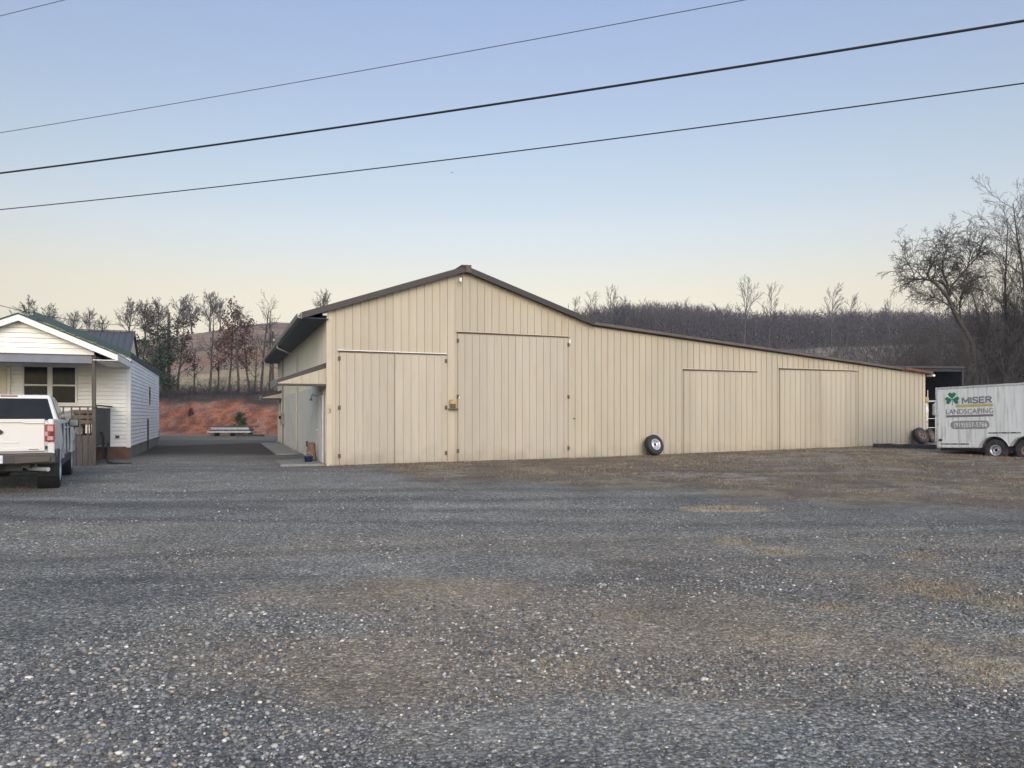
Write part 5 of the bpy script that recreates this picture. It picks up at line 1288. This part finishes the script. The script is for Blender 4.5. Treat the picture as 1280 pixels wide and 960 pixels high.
# --- left hill: crest trees
protoC = []
cfgC = [dict(n=8, wob=.07, kids=24, ang=(.4, .95), ratio=.66, rr=.5, rmin=.045, end=.15, taperlen=.62, up=.02, **{'from': .26}), dict(n=5, wob=.12, kids=8, ang=(.35, .8), ratio=.48, rr=.6, rmin=.03, end=.35, up=.05, **{'from': .2}), dict(n=4, wob=.15, kids=5, ang=(.3, .8), ratio=.5, rr=.7, rmin=.022, end=.5, up=.04), dict(n=2, wob=.15, kids=2, ang=(.3, .8), ratio=.55, rr=.8, rmin=.018, end=.6), dict(n=2, wob=.15, end=.6)]
for k in range(4):
    out = newout(); grow(rng, out, (0, 0, -.5), (rng.gauss(0, .05), 0, 1), 7, .2, 0, cfgC)
    mx_ = max(s[1].z for l in out for s in l); protoC.append((out, mx_))
skyC = [(42, 371, 'bare tree left of the porch gable peak on the skyline'), (66, 378, 'small bare tree just right of the porch gable peak'), (92, 386, 'low rounded bare tree above the green roof'), (112, 384, 'rounded bare tree above the grey metal roof'), (128, 392, 'lowest bare tree above the right end of the grey roof'),
        (160, 371, 'bare tree at the left end of the hill crest row'), (182, 372, 'second bare tree of the hill crest row'), (198, 370, 'third bare tree of the hill crest row'), (222, 369, 'slim bare tree left of the tallest crest tree'), (240, 366, 'bare tree touching the tallest crest tree on its left'), (262, 360, 'tallest bare tree on the hill crest'), (275, 372, 'bare tree under the right side of the tallest crest tree'), (302, 380, 'bare tree behind the brown leaved oak on the crest'), (403, 360, 'lone rounded bare tree on the hill above the barn eave')]
for k, (px, top, lab) in enumerate(skyC):
    Y = 165 + 5 * math.sin(k * 2.3) if k != 13 else 150
    x = (px - 640) / F * Y; g0 = gz(x, Y); h = P(px, top, Y).z - g0; o_, mx_ = protoC[k % 4]
    mk_tree('crest_tree', o_, M['bark'], (x, Y, g0), lab, rz=k * .9, sc=h / mx_, group='bare trees on the left hill crest')

# --- trees on top of the clay bank
cfgB = [dict(n=9, wob=.06, kids=16, ang=(.5, 1.), ratio=.30, rr=.45, rmin=.012, end=.2, taperlen=.4, up=.02, **{'from': .3}), dict(n=5, wob=.14, kids=6, ang=(.4, .9), ratio=.5, rr=.6, rmin=.009, end=.4, up=.03), dict(n=3, wob=.18, kids=3, ang=(.4, .9), ratio=.5, rr=.7, rmin=.007, end=.6), dict(n=2, wob=.2, end=.6)]
bank = [ # px, top, Y, leaf kind, leaves per tip, label
    (192, 408, 57, 'leafdark', 3, 'dark evergreen tree beside the rear corner of the white house'),
    (180, 415, 60, 'leafdark', 3, 'dark evergreen tree half hidden behind the white house'),
    (205, 392, 59, 'leafpurple', 3, 'dark leafy tree left of the utility pole'),
    (222, 402, 58, 'leafpurple', 3, 'dark leafy tree right of the utility pole'),
    (206, 440, 55.5, 'leafdark', 5, 'low dark evergreen at the left end of the clay bank'),
    (262, 388, 58, None, 0, 'slim bare tree in the gap of the bank trees'),
    (286, 396, 58, 'leafbrown', 2, 'oak with brown leaves left of the tallest leafy oak'),
    (298, 383, 57, 'leafbrown', 2, 'tallest oak with dense reddish brown leaves on the bank'),
    (312, 404, 59, 'leafbrown', 2, 'thin oak with few brown leaves right of the tallest oak'),
    (326, 378, 57.5, None, 0, 'tall thin bare tree left of the white topped pole'),
    (337, 384, 60, None, 0, 'tall thin bare tree beside the barn eave'),
    (243, 430, 60, None, 0, 'short bare sapling on the bank'),
    (272, 425, 61, 'leafpurple', 1, 'small brown leaved sapling on the bank'),
    (318, 430, 56.5, None, 0, 'short bare sapling in front of the thin oak')]
for k, (px, top, Y, lf, per, lab) in enumerate(bank):
    x = (px - 640) / F * Y; g0 = gz(x, Y); h = P(px, top, Y).z - g0; out = newout(); tips = []
    cf = cfgB if k not in (0, 1, 4) else [dict(cfgB[0], **{'from': .08}, ratio=.36)] + cfgB[1:]
    grow(rng, out, (0, 0, -.2), (rng.gauss(0, .03), 0, 1), h, .045 + .009 * h, 0, cf, tips)
    lv = leafcloud(rng, tips, per, .10 + .02 * per, .085) if lf else None
    mk_tree('bank_tree', out, M['barkdark'], (x, Y, g0), lab, leaves=lv, leafmat=M[lf] if lf else None)
# dark scrub along the top of the bank
spots = [((px - 640) / F * Y, Y) for px, Y in [(rg.uniform(-60, 350), rg.uniform(53.0, 59)) for _ in range(170)]]
brush('bank_scrub', spots, M['barkdark'], lambda x, y: rg.uniform(.5, 1.3), 4, 8, rad=.012)
# cedar bush on the bank foot
q = P(298, 531, 50.4); out = newout(); tips = []; gq = gz(q.x, q.y)
cfgE = [dict(n=5, wob=.05, kids=26, ang=(.6, 1.1), ratio=.5, rr=.5, rmin=.008, end=.2, taperlen=.7, **{'from': .02}), dict(n=3, wob=.1, kids=8, ang=(.4, .8), ratio=.4, rr=.6, rmin=.006, end=.4), dict(n=2, wob=.1, end=.5)]
grow(rng, out, (0, 0, -.1), (0, 0, 1), 1.45, .04, 0, cfgE, tips)
mk_tree('cedar_bush', out, M['barkdark'], (q.x, q.y, gq), 'small round green cedar bush against the red clay bank', 'bush', leaves=leafcloud(rng, tips, 6, .07, .05), leafmat=M['cedar'])
# small dark weed on the bank
q = P(238, 522, 52.0); out = newout(); tips = []; gq = gz(q.x, q.y)
grow(rng, out, (0, 0, -.1), (0, 0, 1), .55, .02, 0, cfgE, tips)
mk_tree('weed_clump', out, M['barkdark'], (q.x, q.y, gq), 'small dark weed clump on the red clay bank left of the cedar', 'weed', leaves=leafcloud(rng, tips, 3, .05, .035), leafmat=M['leafbrown'])

# ------------------------------------------------------------------ utility poles
def upole(px, top, Y, label, bare=True, r=.14):
    x = (px - 640) / F * Y; g0 = gz(x, Y); h = P(px, top, Y).z - g0
    t = empty('utility_pole', (x, Y, g0), 0, label, 'utility pole')
    MB().tube([(0, 0, -.5), (0, 0, h)], [r, r * .75], 10).build('pole', M['pole'], t)
    if not bare:
        MB().box(-.75, .75, -.06, .06, h - .95, h - .83).build('cross_arm', M['pole'], t)
        for xx_ in (-.65, 0.05, .65):
            MB().lathe([(0, .22), (.06, .2), (.09, .12), (.05, .08), (.09, .03), (.04, 0)], 10, (xx_, 0, h - .83), 'z').build('insulator', M['paint_white'], t, smooth=True)
        MB().lathe([(0, .75), (.2, .72), (.22, .1), (.18, 0), (0, 0)], 14, (.32, 0, h - 2.6), 'z').build('transformer', M['galv'], t, smooth=True)
    return t, Vector((x, Y, g0 + h))
p1, t1 = upole(211, 391, 60, 'plain dark wooden utility pole among the leafy trees on the bank')
p2, t2 = upole(341, 414, 62, 'utility pole with white insulators beside the barn eave', bare=False, r=.11)
# guy wire with an orange marker tube
ga, gb2 = P(230, 436, 60.5), P(244, 467, 59.8)
MB2 = MB().tube([t1 - Vector((0, 0, .4)), ga, gb2, gb2 + (gb2 - ga) * .9], .012, 5); g_ = MB2.build('guy_wire', M['cablegrey'], None); tag(g_, 'thin guy wire with orange marker running down right of the plain pole', 'guy wire')
MB().tube([ga, gb2], .035, 6).build('marker_sleeve', M['guy'], g_)

# ------------------------------------------------------------------ overhead lines
def line(p0, p1, sag, r, name, label, mt_, ext=.35, n=60, grp='overhead power lines', wav=0):
    pts = []
    for k in range(n + 1):
        t = -ext + (1 + 2 * ext) * k / n; p = p0.lerp(p1, t); p.z -= sag * 4 * t * (1 - t)
        pts.append(p)
    o = MB().tube(pts, r, 6).build(name, mt_, None); tag(o, label, 'power line', grp); return o
line(P(0, 216.5, 20), P(1280, 26, 12.6), .10, .0225, 'power_line', 'thick black overhead cable crossing the sky from middle left to upper right', M['cable'])
line(P(0, 262, 21), P(1280, 104, 13.5), .12, .0125, 'power_line', 'lowest thin overhead line crossing just above the barn gable', M['cable'])
line(P(0, 166, 22), P(930, 0, 15.5), .06, .0085, 'power_line', 'thin overhead line above the thick black cable', M['cablegrey'], ext=.9)
line(P(0, 20, 22), P(80, 0, 20.8), .0, .0085, 'power_line', 'thin line across the top left corner of the sky', M['cablegrey'], ext=6)
line(P(-30, 374, 40), t1 - Vector((0, 0, .9)), .55, .018, 'power_line', 'thin service line running above the house roof to the plain pole', M['cablegrey'], ext=0)
# small bird in the sky
bd = MB(); c = P(565, 216, 60)
bd.add([c + Vector(v) for v in ((-.15, 0, .05), (-.04, 0, .01), (0, -.06, 0), (.04, 0, .01), (.15, 0, .05), (0, .07, 0), (0, 0, -.05), (0, 0, .04))], [(0, 1, 5), (0, 1, 2), (4, 3, 5), (4, 3, 2), (1, 2, 6), (2, 3, 6), (3, 5, 6), (5, 1, 6), (1, 2, 7), (2, 3, 7), (3, 5, 7), (5, 1, 7)])
tag(bd.build('bird', M['black'], None), 'tiny dark bird in the sky below the lowest wire', 'bird')

# ------------------------------------------------------------------ air
hz_ = MB().box(-420, 420, -45, 420, -2.0, 75).build('haze', bpy.data.materials.new('air'), None); tag(hz_, kind='stuff')
am = hz_.data.materials[0]; am.use_nodes = True; nt = am.node_tree; nt.nodes.remove(nt.nodes['Principled BSDF'])
pv = nt.nodes.new('ShaderNodeVolumePrincipled'); pv.inputs['Density'].default_value = .00040; pv.inputs['Color'].default_value = (.86, .90, 1, 1); pv.inputs['Anisotropy'].default_value = 0
nt.links.new(pv.outputs[0], nt.nodes['Material Output'].inputs['Volume'])
